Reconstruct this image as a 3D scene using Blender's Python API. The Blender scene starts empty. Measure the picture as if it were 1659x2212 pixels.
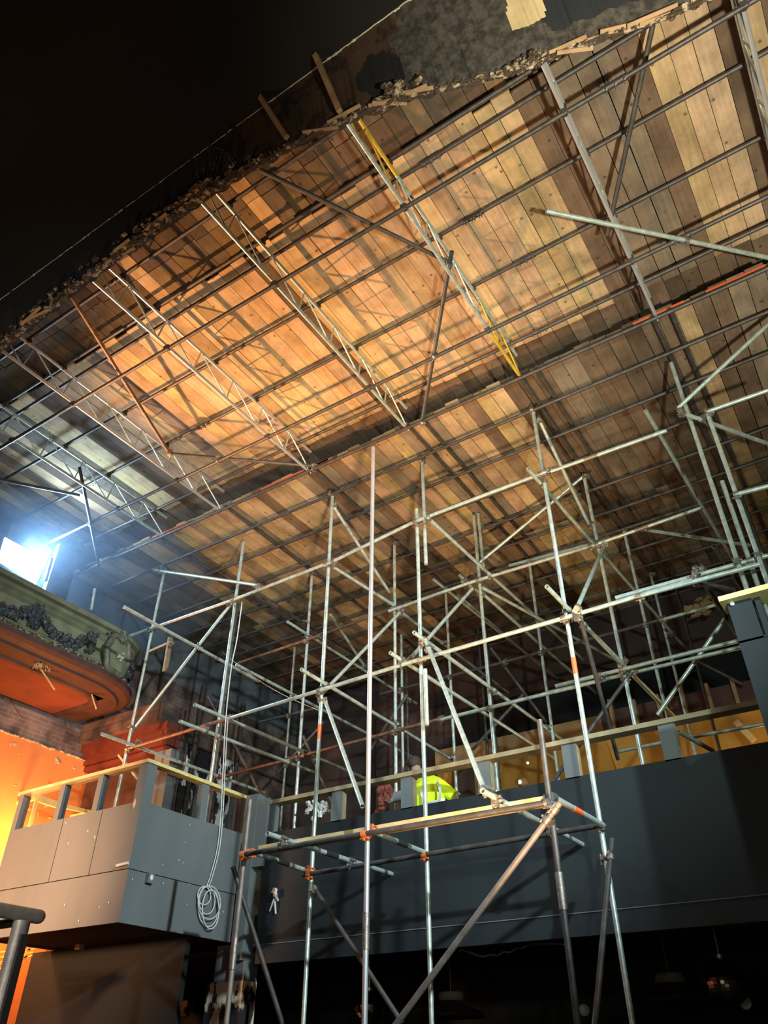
import bpy, math, random
from mathutils import Vector, Matrix, noise
random.seed(7)
sc = bpy.context.scene
COL = sc.collection
V3 = Vector
# ------------------------------------------------------------------ camera
FPX, W, H = 1627.0, 1659.0, 2212.0
PITCH, ROLL, AZ = math.radians(37.04), math.radians(0.187), -math.radians(33.24)
CAM = V3((0, 0, 1.6))
hh = V3((math.sin(AZ), math.cos(AZ), 0)); rr = V3((math.cos(AZ), -math.sin(AZ), 0)); zz = V3((0, 0, 1))
F_ = hh * math.cos(PITCH) + zz * math.sin(PITCH)
U0 = -hh * math.sin(PITCH) + zz * math.cos(PITCH)
R_ = rr * math.cos(ROLL) + U0 * math.sin(ROLL)
U_ = U0 * math.cos(ROLL) - rr * math.sin(ROLL)
cd = bpy.data.cameras.new('camera'); cd.sensor_fit = 'HORIZONTAL'; cd.sensor_width = 36
cd.lens = 36 * FPX / W; cd.clip_start = 0.05; cd.clip_end = 200
cam = bpy.data.objects.new('camera', cd); COL.objects.link(cam)
M = Matrix((R_, U_, -F_)).transposed().to_4x4(); M.translation = CAM
cam.matrix_world = M; sc.camera = cam
# ------------------------------------------------------------------ world, exposure
w = bpy.data.worlds.new('world'); sc.world = w; w.use_nodes = True
w.node_tree.nodes['Background'].inputs[0].default_value = (0.75, 0.7, 0.62, 1)
w.node_tree.nodes['Background'].inputs[1].default_value = 0.012
sc.view_settings.view_transform = 'Standard'; sc.view_settings.look = 'None'
sc.view_settings.exposure = 0.0; sc.view_settings.gamma = 1.0; sc.view_settings.use_curve_mapping = False
# ------------------------------------------------------------------ lights
def lamp(kind, loc, aim, power, col, size=0.3, angle=60, blend=0.5, name='work_lamp'):
    l = bpy.data.lights.new(name, kind); l.energy = power; l.color = col
    if kind == 'SPOT': l.spot_size = math.radians(angle); l.spot_blend = blend; l.shadow_soft_size = size
    elif kind == 'AREA': l.size = size
    else: l.shadow_soft_size = size
    o = bpy.data.objects.new(name, l); COL.objects.link(o); o.location = loc
    if aim is not None: o.rotation_euler = (V3(aim) - V3(loc)).to_track_quat('-Z', 'Y').to_euler()
    return o
lamp('SPOT', (-11.3, 4.7, 4.8), (-5.2, 4.95, 10), 5600, (1, .46, .17), .08, 40, .9, 'warm_uplighter')
lamp('SPOT', (-5.5, 1.0, 1.5), (-4.2, 5.4, 10), 450, (1, .55, .26), .15, 80, .9, 'warm_fill_uplighter')
lamp('SPOT', (1.8, 1.0, 1.0), (1.5, 4.6, 10), 4600, (1, .90, .68), .15, 66, .9, 'stage_uplighter')
lamp('SPOT', (-2.0, 4.0, 1.2), (-4.9, 8.4, 9.4), 3600, (1, .60, .30), .2, 54, .9, 'hall_uplighter')
lamp('SPOT', (3.6, 2.2, 6.6), (-7.4, 8.2, 4.8), 5400, (.80, .95, 1.0), .10, 50, .7, 'cool_floodlight')
lamp('SPOT', (2.6, -1.5, 3.6), (-4.2, 8.5, 7.4), 2900, (.78, 1.0, .90), .15, 50, .8, 'stage_floodlight')
lamp('SPOT', (-1.0, -1.0, 1.5), (-9.8, 6.2, 10), 850, (.90, .96, .92), .2, 42, .9, 'left_roof_fill')  # unseen spot added to brighten the left roof
lamp('POINT', (-11.45, 7.3, 4.2), None, 330, (1, .42, .12), .15, name='corridor_lamp')
lamp('SPOT', (-9.9, 1.8, 3.4), (-10.2, 6.56, 3.9), 3600, (1, .52, .27), .25, 62, .9, 'low_warm_lamp')
lamp('POINT', (-1.2, 5.2, .8), None, 12, (1, .85, .6), .06, name='mirror_ball_fill')  # unseen point light added for glints on the mirror balls
lamp('POINT', (-1.6, -.6, 2.2), None, 95, (1, .93, .82), .25, name='stage_fill')
lamp('POINT', (-1.2, 12.6, 5.3), None, 20, (1, .62, .2), .15, name='gallery_lamp')
lamp('POINT', (-3.9, 12.2, 5.0), None, 25, (1, .62, .25), .1, name='gallery_bulb_light')
lamp('AREA', (-11.3, 5.9, 8.9), (-5.5, 6.8, 6.0), 480, (.50, .72, 1.0), .6, name='flood_beam')
# ------------------------------------------------------------------ projection helpers
def ray(x, y): return F_ + R_ * ((x - W / 2) / FPX) - U_ * ((y - H / 2) / FPX)
def at(x, y, pl):
    d = ray(x, y); a, v = pl
    i = 'xyz'.index(a)
    return CAM + d * ((v - CAM[i]) / d[i])
# ------------------------------------------------------------------ materials
def mat(name, col, rough=.6, metal=0, var=.0, vscale=6, bump=0, bscale=30, emis=None, spec=.5):
    m = bpy.data.materials.new(name); m.use_nodes = True; nt = m.node_tree; b = nt.nodes['Principled BSDF']
    b.inputs['Base Color'].default_value = (*col, 1); b.inputs['Roughness'].default_value = rough
    b.inputs['Metallic'].default_value = metal; b.inputs['Specular IOR Level'].default_value = spec
    if emis: b.inputs['Emission Color'].default_value = (*emis[0], 1); b.inputs['Emission Strength'].default_value = emis[1]
    if var:
        tc = nt.nodes.new('ShaderNodeTexCoord'); n = nt.nodes.new('ShaderNodeTexNoise'); n.inputs['Scale'].default_value = vscale
        n.inputs['Detail'].default_value = 6
        nt.links.new(tc.outputs['Object'], n.inputs['Vector'])
        mr = nt.nodes.new('ShaderNodeMapRange'); mr.inputs[1].default_value = .3; mr.inputs[2].default_value = .7
        mr.inputs[3].default_value = 1 - var; mr.inputs[4].default_value = 1 + var
        nt.links.new(n.outputs[0], mr.inputs[0])
        mx = nt.nodes.new('ShaderNodeVectorMath'); mx.operation = 'SCALE'; mx.inputs[0].default_value = col
        nt.links.new(mr.outputs[0], mx.inputs['Scale']); nt.links.new(mx.outputs[0], b.inputs['Base Color'])
    if bump:
        tc = nt.nodes.new('ShaderNodeTexCoord'); n = nt.nodes.new('ShaderNodeTexNoise'); n.inputs['Scale'].default_value = bscale
        n.inputs['Detail'].default_value = 5; nt.links.new(tc.outputs['Object'], n.inputs['Vector'])
        bp = nt.nodes.new('ShaderNodeBump'); bp.inputs['Strength'].default_value = bump; bp.inputs['Distance'].default_value = .03
        nt.links.new(n.outputs[0], bp.inputs['Height']); nt.links.new(bp.outputs[0], b.inputs['Normal'])
    return m
def two_tone(name, c1, c2, scale, thr, rough=.75, stretch=(1, 1, 1), width=.03, bump=.3):
    m = bpy.data.materials.new(name); m.use_nodes = True; nt = m.node_tree; b = nt.nodes['Principled BSDF']; b.inputs['Roughness'].default_value = rough
    tc = nt.nodes.new('ShaderNodeTexCoord'); mp = nt.nodes.new('ShaderNodeMapping'); mp.inputs['Scale'].default_value = stretch
    n = nt.nodes.new('ShaderNodeTexNoise'); n.inputs['Scale'].default_value = scale; n.inputs['Detail'].default_value = 8; n.inputs['Roughness'].default_value = .62
    cr = nt.nodes.new('ShaderNodeValToRGB'); cr.color_ramp.elements[0].position = thr - width; cr.color_ramp.elements[0].color = (*c1, 1)
    cr.color_ramp.elements[1].position = thr + width; cr.color_ramp.elements[1].color = (*c2, 1)
    L = nt.links.new; L(tc.outputs['Object'], mp.inputs[0]); L(mp.outputs[0], n.inputs['Vector']); L(n.outputs[0], cr.inputs[0]); L(cr.outputs[0], b.inputs['Base Color'])
    bp = nt.nodes.new('ShaderNodeBump'); bp.inputs['Strength'].default_value = bump; bp.inputs['Distance'].default_value = .02
    L(n.outputs[0], bp.inputs['Height']); L(bp.outputs[0], b.inputs['Normal'])
    return m
def brick(name, c1, c2, mortar, axes=(1, 2)):
    m = bpy.data.materials.new(name); m.use_nodes = True; nt = m.node_tree; b = nt.nodes['Principled BSDF']; b.inputs['Roughness'].default_value = .9
    L = nt.links.new; tc = nt.nodes.new('ShaderNodeTexCoord'); sp = nt.nodes.new('ShaderNodeSeparateXYZ'); cb = nt.nodes.new('ShaderNodeCombineXYZ')
    L(tc.outputs['Object'], sp.inputs[0]); L(sp.outputs[axes[0]], cb.inputs[0]); L(sp.outputs[axes[1]], cb.inputs[1])
    t = nt.nodes.new('ShaderNodeTexBrick'); t.inputs['Scale'].default_value = 1; t.inputs['Brick Width'].default_value = .225; t.inputs['Row Height'].default_value = .075
    t.inputs['Mortar Size'].default_value = .008; t.inputs['Color1'].default_value = (*c1, 1); t.inputs['Color2'].default_value = (*c2, 1); t.inputs['Mortar'].default_value = (*mortar, 1)
    L(cb.outputs[0], t.inputs['Vector'])
    n = nt.nodes.new('ShaderNodeTexNoise'); n.inputs['Scale'].default_value = 1.6; n.inputs['Detail'].default_value = 7; L(tc.outputs['Object'], n.inputs['Vector'])
    cr = nt.nodes.new('ShaderNodeValToRGB'); cr.color_ramp.elements[0].position = .42; cr.color_ramp.elements[1].position = .6
    cr.color_ramp.elements[0].color = (.25, .25, .27, 1); cr.color_ramp.elements[1].color = (1, 1, 1, 1); L(n.outputs[0], cr.inputs[0])
    mx = nt.nodes.new('ShaderNodeMix'); mx.data_type = 'RGBA'; mx.blend_type = 'MULTIPLY'; mx.inputs[0].default_value = 1
    L(t.outputs['Color'], mx.inputs[6]); L(cr.outputs[0], mx.inputs[7]); L(mx.outputs[2], b.inputs['Base Color'])
    bp = nt.nodes.new('ShaderNodeBump'); bp.inputs['Strength'].default_value = .5; bp.inputs['Distance'].default_value = .01
    L(t.outputs['Fac'], bp.inputs['Height']); bp.invert = True; L(bp.outputs[0], b.inputs['Normal'])
    return m
def boards_mat():
    m = bpy.data.materials.new('scaffold_boards'); m.use_nodes = True; nt = m.node_tree; b = nt.nodes['Principled BSDF']; b.inputs['Roughness'].default_value = .82
    b.inputs['Specular IOR Level'].default_value = .2
    L = nt.links.new; at_ = nt.nodes.new('ShaderNodeAttribute'); at_.attribute_name = 'tint'
    tc = nt.nodes.new('ShaderNodeTexCoord')
    off = nt.nodes.new('ShaderNodeVectorMath'); off.operation = 'MULTIPLY_ADD'; L(at_.outputs['Color'], off.inputs[0]); off.inputs[1].default_value = (0, 37, 0); L(tc.outputs['Object'], off.inputs[2])
    mp = nt.nodes.new('ShaderNodeMapping'); mp.inputs['Scale'].default_value = (22, 1.6, 22); L(off.outputs[0], mp.inputs[0])
    n = nt.nodes.new('ShaderNodeTexNoise'); n.inputs['Scale'].default_value = 1.2; n.inputs['Detail'].default_value = 7; n.inputs['Roughness'].default_value = .6; L(mp.outputs[0], n.inputs['Vector'])
    mr = nt.nodes.new('ShaderNodeMapRange'); mr.inputs[1].default_value = .3; mr.inputs[2].default_value = .7; mr.inputs[3].default_value = .80; mr.inputs[4].default_value = 1.12; L(n.outputs[0], mr.inputs[0])
    n2 = nt.nodes.new('ShaderNodeTexNoise'); n2.inputs['Scale'].default_value = 1.1; n2.inputs['Detail'].default_value = 8; n2.inputs['Roughness'].default_value = .65; L(off.outputs[0], n2.inputs['Vector'])
    mr2 = nt.nodes.new('ShaderNodeMapRange'); mr2.inputs[1].default_value = .38; mr2.inputs[2].default_value = .62; mr2.inputs[3].default_value = .56; mr2.inputs[4].default_value = 1.08; L(n2.outputs[0], mr2.inputs[0])
    v = nt.nodes.new('ShaderNodeTexVoronoi'); v.inputs['Scale'].default_value = 5.0; L(tc.outputs['Object'], v.inputs['Vector'])
    mr3 = nt.nodes.new('ShaderNodeMapRange'); mr3.inputs[1].default_value = .06; mr3.inputs[2].default_value = .13; mr3.inputs[3].default_value = .38; mr3.inputs[4].default_value = 1; L(v.outputs['Distance'], mr3.inputs[0])
    a = nt.nodes.new('ShaderNodeMath'); a.operation = 'MULTIPLY'; L(mr.outputs[0], a.inputs[0]); L(mr2.outputs[0], a.inputs[1])
    a2 = nt.nodes.new('ShaderNodeMath'); a2.operation = 'MULTIPLY'; L(a.outputs[0], a2.inputs[0]); L(mr3.outputs[0], a2.inputs[1])
    s = nt.nodes.new('ShaderNodeVectorMath'); s.operation = 'SCALE'; L(at_.outputs['Color'], s.inputs[0]); L(a2.outputs[0], s.inputs['Scale']); L(s.outputs[0], b.inputs['Base Color'])
    return m
M_ = dict(
    chrome=mat('polished_steel', (.92, .94, .95), .13, 1, .03, 8),
    steel=mat('galvanised_steel', (.57, .68, .62), .40, .55, .22, 14, .05, 60),
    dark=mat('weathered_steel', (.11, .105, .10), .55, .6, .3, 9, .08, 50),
    brown=mat('dull_brown_steel', (.25, .21, .18), .6, .4, .25, 9, .08, 50), rust=mat('rusty_steel', (.27, .17, .12), .55, .7, .35, 12, .1, 50),
    bright=mat('new_steel', (.82, .86, .88), .28, .7, .06, 8),
    yellow=mat('yellow_painted_steel', (.62, .44, .05), .45, .3, .2, 10),
    orange=mat('orange_paint', (.80, .20, .06), .5, .1, .2, 20),
    coupler=mat('coupler_steel', (.32, .29, .25), .5, .8, .35, 25, .15, 80),
    tape=mat('red_tape', (.75, .16, .05), .5),
    boards=boards_mat(),
    newwood=mat('sawn_timber', (.62, .47, .24), .8, 0, .22, 5, .1, 40),
    oldwood=mat('old_timber', (.34, .22, .12), .85, 0, .3, 6, .15, 40),
    ywood=mat('pale_timber', (.78, .64, .25), .75, 0, .15, 5),
    black=mat('matt_black', (.012, .012, .011), .9, 0, .3, 2),
    void=mat('void_black', (.006, .007, .009), .95),  # flat black for the dark inside openings; also the dark block
    grey=two_tone('grey_paint', (.165, .185, .19), (.12, .138, .142), 1.2, .5, .55, (1, 1, .25), .2, .08),
    fascia=mat('dark_grey_paint', (.013, .019, .0225), .6, 0, .18, 1.5, .05, 8),
    chip=mat('bare_plaster', (.55, .52, .42), .9), orangewall=two_tone('orange_wall_paint', (.78, .27, .07), (.62, .20, .05), 1.3, .5, .8, (1, 1, 1), .2, .1),
    redsoffit=mat('red_soffit', (.22, .06, .035), .8, 0, .2, 2, .2, 8),
    railwood=mat('grey_timber', (.30, .245, .14), .8, 0, .22, 5, .1, 40), redbrown=mat('red_brown_paint', (.07, .032, .028), .65, 0, .25, 4, .2, 12),
    redtrim=mat('red_trim', (.12, .024, .015), .6, 0, .2, 4),
    olive=mat('olive_plaster', (.17, .18, .11), .6, 0, .25, 5, .2, 18),
    olivedark=mat('olive_relief', (.11, .12, .085), .45, 0, .4, 14, .4, 30), orn=mat('ornament_plaster', (.05, .06, .065), .32, 0, .5, 20, .4, 40),
    brick=brick('brick_dark', (.20, .10, .07), (.12, .07, .055), (.14, .13, .12)),
    brickpale=brick('brick_exposed', (.34, .20, .15), (.26, .15, .11), (.30, .28, .25)),
    plasterwall=two_tone('blue_grey_plaster', (.10, .11, .12), (.05, .055, .06), 1.5, .5, .85, (1, 1, 1), .12, .3),
    rubble=two_tone('broken_plaster', (.055, .036, .022), (.46, .37, .25), 16, .56, .9, (1, 1, 1), .06, .6),
    coveb=two_tone('cove_black', (.014, .017, .022), (.03, .022, .014), 2.2, .58, .85),
    cover=two_tone('cove_brown', (.060, .034, .018), (.018, .012, .009), 3.0, .55, .8),
    covec=two_tone('cove_concrete', (.085, .078, .066), (.03, .027, .023), 14, .5, .95, (1, 1, 1), .1, .9),
    cream=two_tone('cream_plaster', (.62, .50, .28), (.45, .35, .18), 4, .5, .8, (1, 1, 1), .15),
    poster=two_tone('torn_poster', (.02, .02, .02), (.75, .66, .48), 3.4, .52, .7, (1, 1, .6), .015, .2),
    peel=two_tone('peeling_paint', (.012, .012, .014), (.75, .75, .75), 3.2, .545, .6, (1, 1.3, .6), .01, .2),
    tan=mat('tan_plaster', (.34, .22, .10), .85, 0, .3, 2, .1, 8),
    ysoffit=mat('ochre_soffit', (.50, .28, .06), .8, 0, .25, 2),
    brownwall=mat('brown_wall', (.045, .026, .02), .9, 0, .3, 2),
    hivis=mat('hi_vis_yellow', (.80, 1.0, .02), .7, emis=None),
    silver=mat('reflective_strip', (.75, .78, .72), .35, .2),
    skin=mat('skin', (.42, .24, .16), .6), hair=mat('short_hair', (.05, .035, .025), .8),
    trousers=mat('work_trousers', (.03, .035, .05), .9), glove=mat('grey_glove', (.33, .34, .36), .85, 0, .2, 20),
    white=mat('white_plastic', (.8, .8, .78), .4), cable=mat('grey_cable', (.62, .64, .62), .45),
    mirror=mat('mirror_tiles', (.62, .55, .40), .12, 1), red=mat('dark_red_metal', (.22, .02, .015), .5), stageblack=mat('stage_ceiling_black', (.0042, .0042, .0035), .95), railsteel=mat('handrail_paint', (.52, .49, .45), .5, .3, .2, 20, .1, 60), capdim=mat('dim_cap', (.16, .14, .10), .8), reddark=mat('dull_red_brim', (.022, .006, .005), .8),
    flood=mat('floodlight_face', (.9, .95, 1), .3, emis=((.62, .80, 1.0), 9)),
    bulb=mat('bulb_glow', (1, .9, .7), .3, emis=((1, .75, .4), 4)),
    mesh=mat('orange_netting', (.85, .32, .04), .6), rag=mat('red_rag', (.22, .055, .035), .9),
)
gl = bpy.data.materials.new('booth_glass'); gl.use_nodes = True; nt = gl.node_tree; nt.nodes.clear()
o_ = nt.nodes.new('ShaderNodeOutputMaterial'); t_ = nt.nodes.new('ShaderNodeBsdfTransparent'); g_ = nt.nodes.new('ShaderNodeBsdfGlossy'); x_ = nt.nodes.new('ShaderNodeMixShader')
t_.inputs[0].default_value = (.82, .84, .84, 1); g_.inputs['Roughness'].default_value = .06; x_.inputs[0].default_value = .07
nt.links.new(t_.outputs[0], x_.inputs[1]); nt.links.new(g_.outputs[0], x_.inputs[2]); nt.links.new(x_.outputs[0], o_.inputs[0]); M_['glass'] = gl
# ------------------------------------------------------------------ mesh helpers
class MB:
    def __init__(s): s.v = []; s.f = []; s.sm = []; s.mi = []; s.tint = []; s.ci = 0
    def add(s, vs, fs, smooth=False, mi=0, tint=None):
        n = len(s.v); s.v += [tuple(v) for v in vs]; s.tint += [tint or (1, 1, 1)] * len(vs)
        for f in fs: s.f.append([i + n for i in f]); s.sm.append(smooth); s.mi.append(mi)
    def box(s, a, b, mi=0, tint=None):
        (x0, y0, z0), (x1, y1, z1) = a, b
        vs = [(x, y, z) for z in (z0, z1) for y in (y0, y1) for x in (x0, x1)]
        s.add(vs, [(0, 2, 3, 1), (4, 5, 7, 6), (0, 1, 5, 4), (2, 6, 7, 3), (0, 4, 6, 2), (1, 3, 7, 5)], mi=mi, tint=tint)
    def beam(s, p, q, wd, hg, up=(0, 0, 1), mi=0):
        p, q = V3(p), V3(q); d = (q - p).normalized(); sd = d.cross(V3(up))
        if sd.length < 1e-4: sd = d.cross(V3((1, 0, 0)))
        sd.normalize(); u = sd.cross(d)
        vs = [c + sd * (i * wd / 2) + u * (j * hg / 2) for c in (p, q) for i, j in ((-1, -1), (1, -1), (1, 1), (-1, 1))]
        s.add(vs, [(3, 2, 1, 0), (4, 5, 6, 7), (0, 1, 5, 4), (1, 2, 6, 5), (2, 3, 7, 6), (3, 0, 4, 7)], mi=mi)
    def tube(s, p, q, r=.0265, n=12, hollow=True, mi=0, r2=None):
        p, q = V3(p), V3(q); d = (q - p).normalized(); a = d.orthogonal().normalized(); b = d.cross(a); r2 = r2 or r
        ring = lambda c, rad: [c + (a * math.cos(2 * math.pi * i / n) + b * math.sin(2 * math.pi * i / n)) * rad for i in range(n)]
        vs = ring(p, r) + ring(q, r2); k = [(i, (i + 1) % n) for i in range(n)]
        s.add(vs, [(i, j, j + n, i + n) for i, j in k], True, mi)
        if hollow:
            dd = min(.12, (q - p).length * .45)
            for c, e, sg in ((p, p + d * dd, 1), (q, q - d * dd, -1)):
                vs = ring(c, r) + ring(c, r * .82); s.add(vs, [(i, i + n, j + n, j) if sg > 0 else (j, j + n, i + n, i) for i, j in k], False, mi)
                vs = ring(c, r * .82) + ring(e, r * .82); s.add(vs, [(i, i + n, j + n, j) if sg > 0 else (j, j + n, i + n, i) for i, j in k], True, mi)
                s.add(ring(e, r * .82), [tuple(range(n))], False, mi)
        else:
            s.add(ring(p, r), [tuple(reversed(range(n)))], False, mi); s.add(ring(q, r2), [tuple(range(n))], False, mi)
    def path(s, pts, r=.01, n=8, mi=0):
        pts = [V3(p) for p in pts]; rings = []; a = None
        for i, p in enumerate(pts):
            d = (pts[min(i + 1, len(pts) - 1)] - pts[max(i - 1, 0)]).normalized()
            a = (a - d * a.dot(d)).normalized() if a is not None and (a - d * a.dot(d)).length > 1e-4 else d.orthogonal().normalized()
            b = d.cross(a); rings += [p + (a * math.cos(2 * math.pi * k / n) + b * math.sin(2 * math.pi * k / n)) * r for k in range(n)]
        fs = [(i * n + k, i * n + (k + 1) % n, (i + 1) * n + (k + 1) % n, (i + 1) * n + k) for i in range(len(pts) - 1) for k in range(n)]
        fs += [tuple(reversed(range(n))), tuple(range((len(pts) - 1) * n, len(pts) * n))]
        s.add(rings, fs, True, mi)
    def lathe(s, c, prof, n=24, axis=(0, 0, 1), mi=0):
        c = V3(c); d = V3(axis).normalized(); a = d.orthogonal().normalized(); b = d.cross(a); vs = []
        for r, h in prof: vs += [c + d * h + (a * math.cos(2 * math.pi * k / n) + b * math.sin(2 * math.pi * k / n)) * r for k in range(n)]
        fs = [(i * n + k, i * n + (k + 1) % n, (i + 1) * n + (k + 1) % n, (i + 1) * n + k) for i in range(len(prof) - 1) for k in range(n)]
        s.add(vs, fs, True, mi)
    def blob(s, c, rx, ry=None, rz=None, seed=0, rough=.25, n=8, m=6, mi=0):
        c = V3(c); ry = ry or rx; rz = rz or rx; vs = []
        for j in range(m + 1):
            t = math.pi * j / m
            for i in range(n):
                p = V3((math.sin(t) * math.cos(2 * math.pi * i / n), math.sin(t) * math.sin(2 * math.pi * i / n), math.cos(t)))
                k = 1 + rough * noise.noise(p * 2.3 + V3((seed * 3.7, seed, 0)))* 2
                vs.append(c + V3((p.x * rx, p.y * ry, p.z * rz)) * k)
        s.add(vs, [(j * n + i, (j + 1) * n + i, (j + 1) * n + (i + 1) % n, j * n + (i + 1) % n) for j in range(m) for i in range(n)], rough < .3, mi)
    def build(s, name, mats, parent=None):
        me = bpy.data.meshes.new(name); me.from_pydata(s.v, [], s.f)
        if not isinstance(mats, (list, tuple)): mats = [mats]
        for m in mats: me.materials.append(M_[m] if isinstance(m, str) else m)
        me.polygons.foreach_set('use_smooth', s.sm); me.polygons.foreach_set('material_index', s.mi)
        if any(t != (1, 1, 1) for t in s.tint):
            at2 = me.color_attributes.new('tint', 'FLOAT_COLOR', 'POINT')
            at2.data.foreach_set('color', [c for t in s.tint for c in (*t, 1)])
        me.update(); o = bpy.data.objects.new(name, me); COL.objects.link(o)
        if parent: o.parent = parent; o.matrix_parent_inverse = Matrix.Translation(parent.location).inverted()
        return o
def tag(o, label, cat, group=None):
    o['label'] = label; o['category'] = cat
    if group: o['group'] = group
    return o
def struct(mb, name, m): o = mb.build(name, m); o['kind'] = 'structure'; return o
def empty(name, loc, label, cat, group=None):
    o = bpy.data.objects.new(name, None); COL.objects.link(o); o.location = loc; o.empty_display_size = .1; return tag(o, label, cat, group)
def mb_box(*a, **k): m = MB(); m.box(*a, **k); return m
# ------------------------------------------------------------------ key planes
FR, BK, RC, RD, RE = 6.5, 7.7, 9.45, 11.2, 12.9      # scaffold rows
BALC = 8.5                                           # balcony front
BX0, BX1, BY = -10.66, -7.97, 6.56                   # booth
ZB, ZS, ZR = 3.06, 4.43, 4.96
XW = -12.0
# ------------------------------------------------------------------ structure
struct(mb_box((-12.3, -4, -.1), (6.5, 15.5, 0)), 'floor', 'black')
m = MB()
m.box((XW - .3, -4, 0), (XW, 8.57, 6.22), mi=0)
m.box((XW - .3, -4, 6.22), (XW + .0, 8.57, 6.72), mi=1)
m.box((XW - .3, -4, 6.72), (XW, 8.57, 10.9), mi=2)
m.box((XW - .3, 8.57, 0), (XW, 14.6, 8.4), mi=3)
m.box((XW - .3, 8.57, 8.4), (XW, 14.6, 10.9), mi=2)
struct(m, 'wall_left', ['orangewall', 'brickpale', 'plasterwall', 'brick'])
struct(mb_box((5.6, -4, 0), (5.9, 15.2, 10.9)), 'wall_right', 'black')
m = MB(); m.box((XW, 14.3, 0), (5.6, 14.6, 9.6), mi=0); struct(m, 'wall_back', ['brownwall'])
struct(mb_box((XW, -4.2, 0), (5.6, -4, 10.9)), 'wall_front', 'black')
# side return beside the booth
m = MB(); m.box((XW, 8.57, 2.8), (-10.55, 8.72, 6.1), mi=0); struct(m, 'wall_return', ['redbrown'])
# dark stage ceiling with a chipped plaster edge
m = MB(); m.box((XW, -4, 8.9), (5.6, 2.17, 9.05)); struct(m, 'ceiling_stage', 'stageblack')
# ---- roof boards
BWD = .2196
def tint_new(): k = random.uniform(.86, 1.1); return (.55 * k, .41 * k * random.uniform(.95, 1.05), .24 * k * random.uniform(.85, 1.1))
def tint_grey(): k = random.uniform(.8, 1.1); return (.245 * k, .20 * k, .145 * k)
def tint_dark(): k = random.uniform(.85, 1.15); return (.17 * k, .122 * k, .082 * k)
def pick(x, row):
    r = random.random()
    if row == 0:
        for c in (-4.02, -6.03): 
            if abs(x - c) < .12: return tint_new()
        return tuple(.75 * c for c in tint_dark()) if r < .4 else tuple(.36 * c for c in tint_new()) if r < .75 else tuple(.6 * c for c in tint_grey())  # near roof boards scaled darker: their shade is put into the tint
    if row == 1:
        if -1.02 < x < -.45: return tint_dark()
        if -.45 < x < .2: return tint_grey()
        if .2 <= x < .42: return tint_dark()
        if x >= .42: return tint_dark() if r < .06 else tint_new()
        for c in (-8.85, -4.52, -7.6): 
            if abs(x - c) < .17: return tint_dark() if c != -7.6 else tint_grey()
        if x < -9.2: return tint_dark() if r < .22 else tint_grey() if r < .5 else tint_new()
        return tint_grey() if r < .04 else tint_new()
    if x > -2.6 and x < -.55: return tint_dark() if r < .6 else tint_grey()
    if x < -9: return tint_grey() if r < .5 else tint_dark() if r < .75 else tint_new()
    if r < .24: return tuple(1.35 * c for c in tint_dark())
    return tuple(1.25 * c for c in tint_grey()) if r < .38 else tint_new()
def roof(name, y0, y1, z, row, jag=.03, joints=()):
    m = MB(); x = -13.0 if row else -13.0
    while x < 4.8:
        ys = [y0 + random.uniform(-jag, jag)] + [j + random.uniform(-.02, .02) for j in joints] + [y1 + random.uniform(-.05, .05)]
        for kk, (a, b) in enumerate(zip(ys[:-1], ys[1:])):
            dz = random.uniform(-.004, .006); g = random.uniform(.002, .006)
            m.box((x + g, a + .004, z + dz), (x + BWD - g, b - .004, z + .038 + dz), tint=(tint_dark() if row == 1 and kk == 1 else pick(x + BWD / 2, row)))  # step row all tinted dark: greyer boards plus the shade along the step
        x += BWD
    return struct(m, name, 'boards')
roof('ceiling_near', 1.2, 4.05, 10.16, 0, joints=(3.35,))
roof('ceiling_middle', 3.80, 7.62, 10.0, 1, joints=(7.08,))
roof('ceiling_far', 7.06, 14.4, 9.45, 2, joints=(10.62,))
struct(mb_box((-13, 1.0, 10.3), (5.7, 7.7, 10.33)), 'ceiling_light_stop', 'black')  # unseen black sheet added to keep light from leaking between boards
struct(mb_box((-13, 7.6, 9.56), (5.7, 14.5, 9.6)), 'ceiling_light_stop_far', 'black')  # same added light stop above the far boards
struct(mb_box((-13, 7.635, 9.5), (5.7, 7.68, 10.3)), 'trim_1', 'oldwood')
# red edge battens on the step
for k, (a, b) in enumerate([((560, 1055), (720, 1003)), ((660, 1018), (722, 992)), ((1368, 703), (1480, 660)), ((1525, 632), (1655, 578)), ((340, 1168), (420, 1138))]):
    p, q = at(*a, ('z', 9.43)), at(*b, ('z', 9.43)); q.y = p.y = 7.045
    m = MB(); m.beam(p, q, .012, .03)
    tag(m.build('edge_strip', 'tape'), ['long thin red strip on the roof step behind the leftmost orange-lit boards', 'short thin red strip on the roof step above the bright upright tube', 'thin red strip on the roof step beside the double-tube truss foot', 'thin red strip on the roof step nearest the upper frame corner', 'small thin red strip on the roof step beside the floodlight glow'][k], 'strip')
# ---- proscenium cove
edge_px = [(-260, 905), (0, 748), (60, 705), (120, 655), (200, 592), (260, 545), (330, 495), (430, 430), (500, 385), (560, 348), (640, 308), (700, 278), (790, 240), (900, 205), (1000, 180), (1090, 158), (1200, 118), (1300, 82), (1400, 50), (1460, 28), (1600, -40), (1900, -200)]
line_px = [(-300, 860), (0, 657), (60, 612), (120, 570), (200, 510), (300, 437), (430, 330), (560, 216), (700, 125), (860, 0), (1000, -110), (1300, -350)]
EP = [at(x, y, ('z', 8.1)) for x, y in edge_px]
def edge_y(x):
    for a, b in zip(EP[:-1], EP[1:]):
        if a.x <= x <= b.x: t = (x - a.x) / (b.x - a.x); return a.y * (1 - t) + b.y * t
    return EP[0].y if x < EP[0].x else EP[-1].y
m = MB(); NX, NV = 700, 26; xs = [-9.5 + i * (12.5 / NX) for i in range(NX + 1)]
vs = []; 
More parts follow.
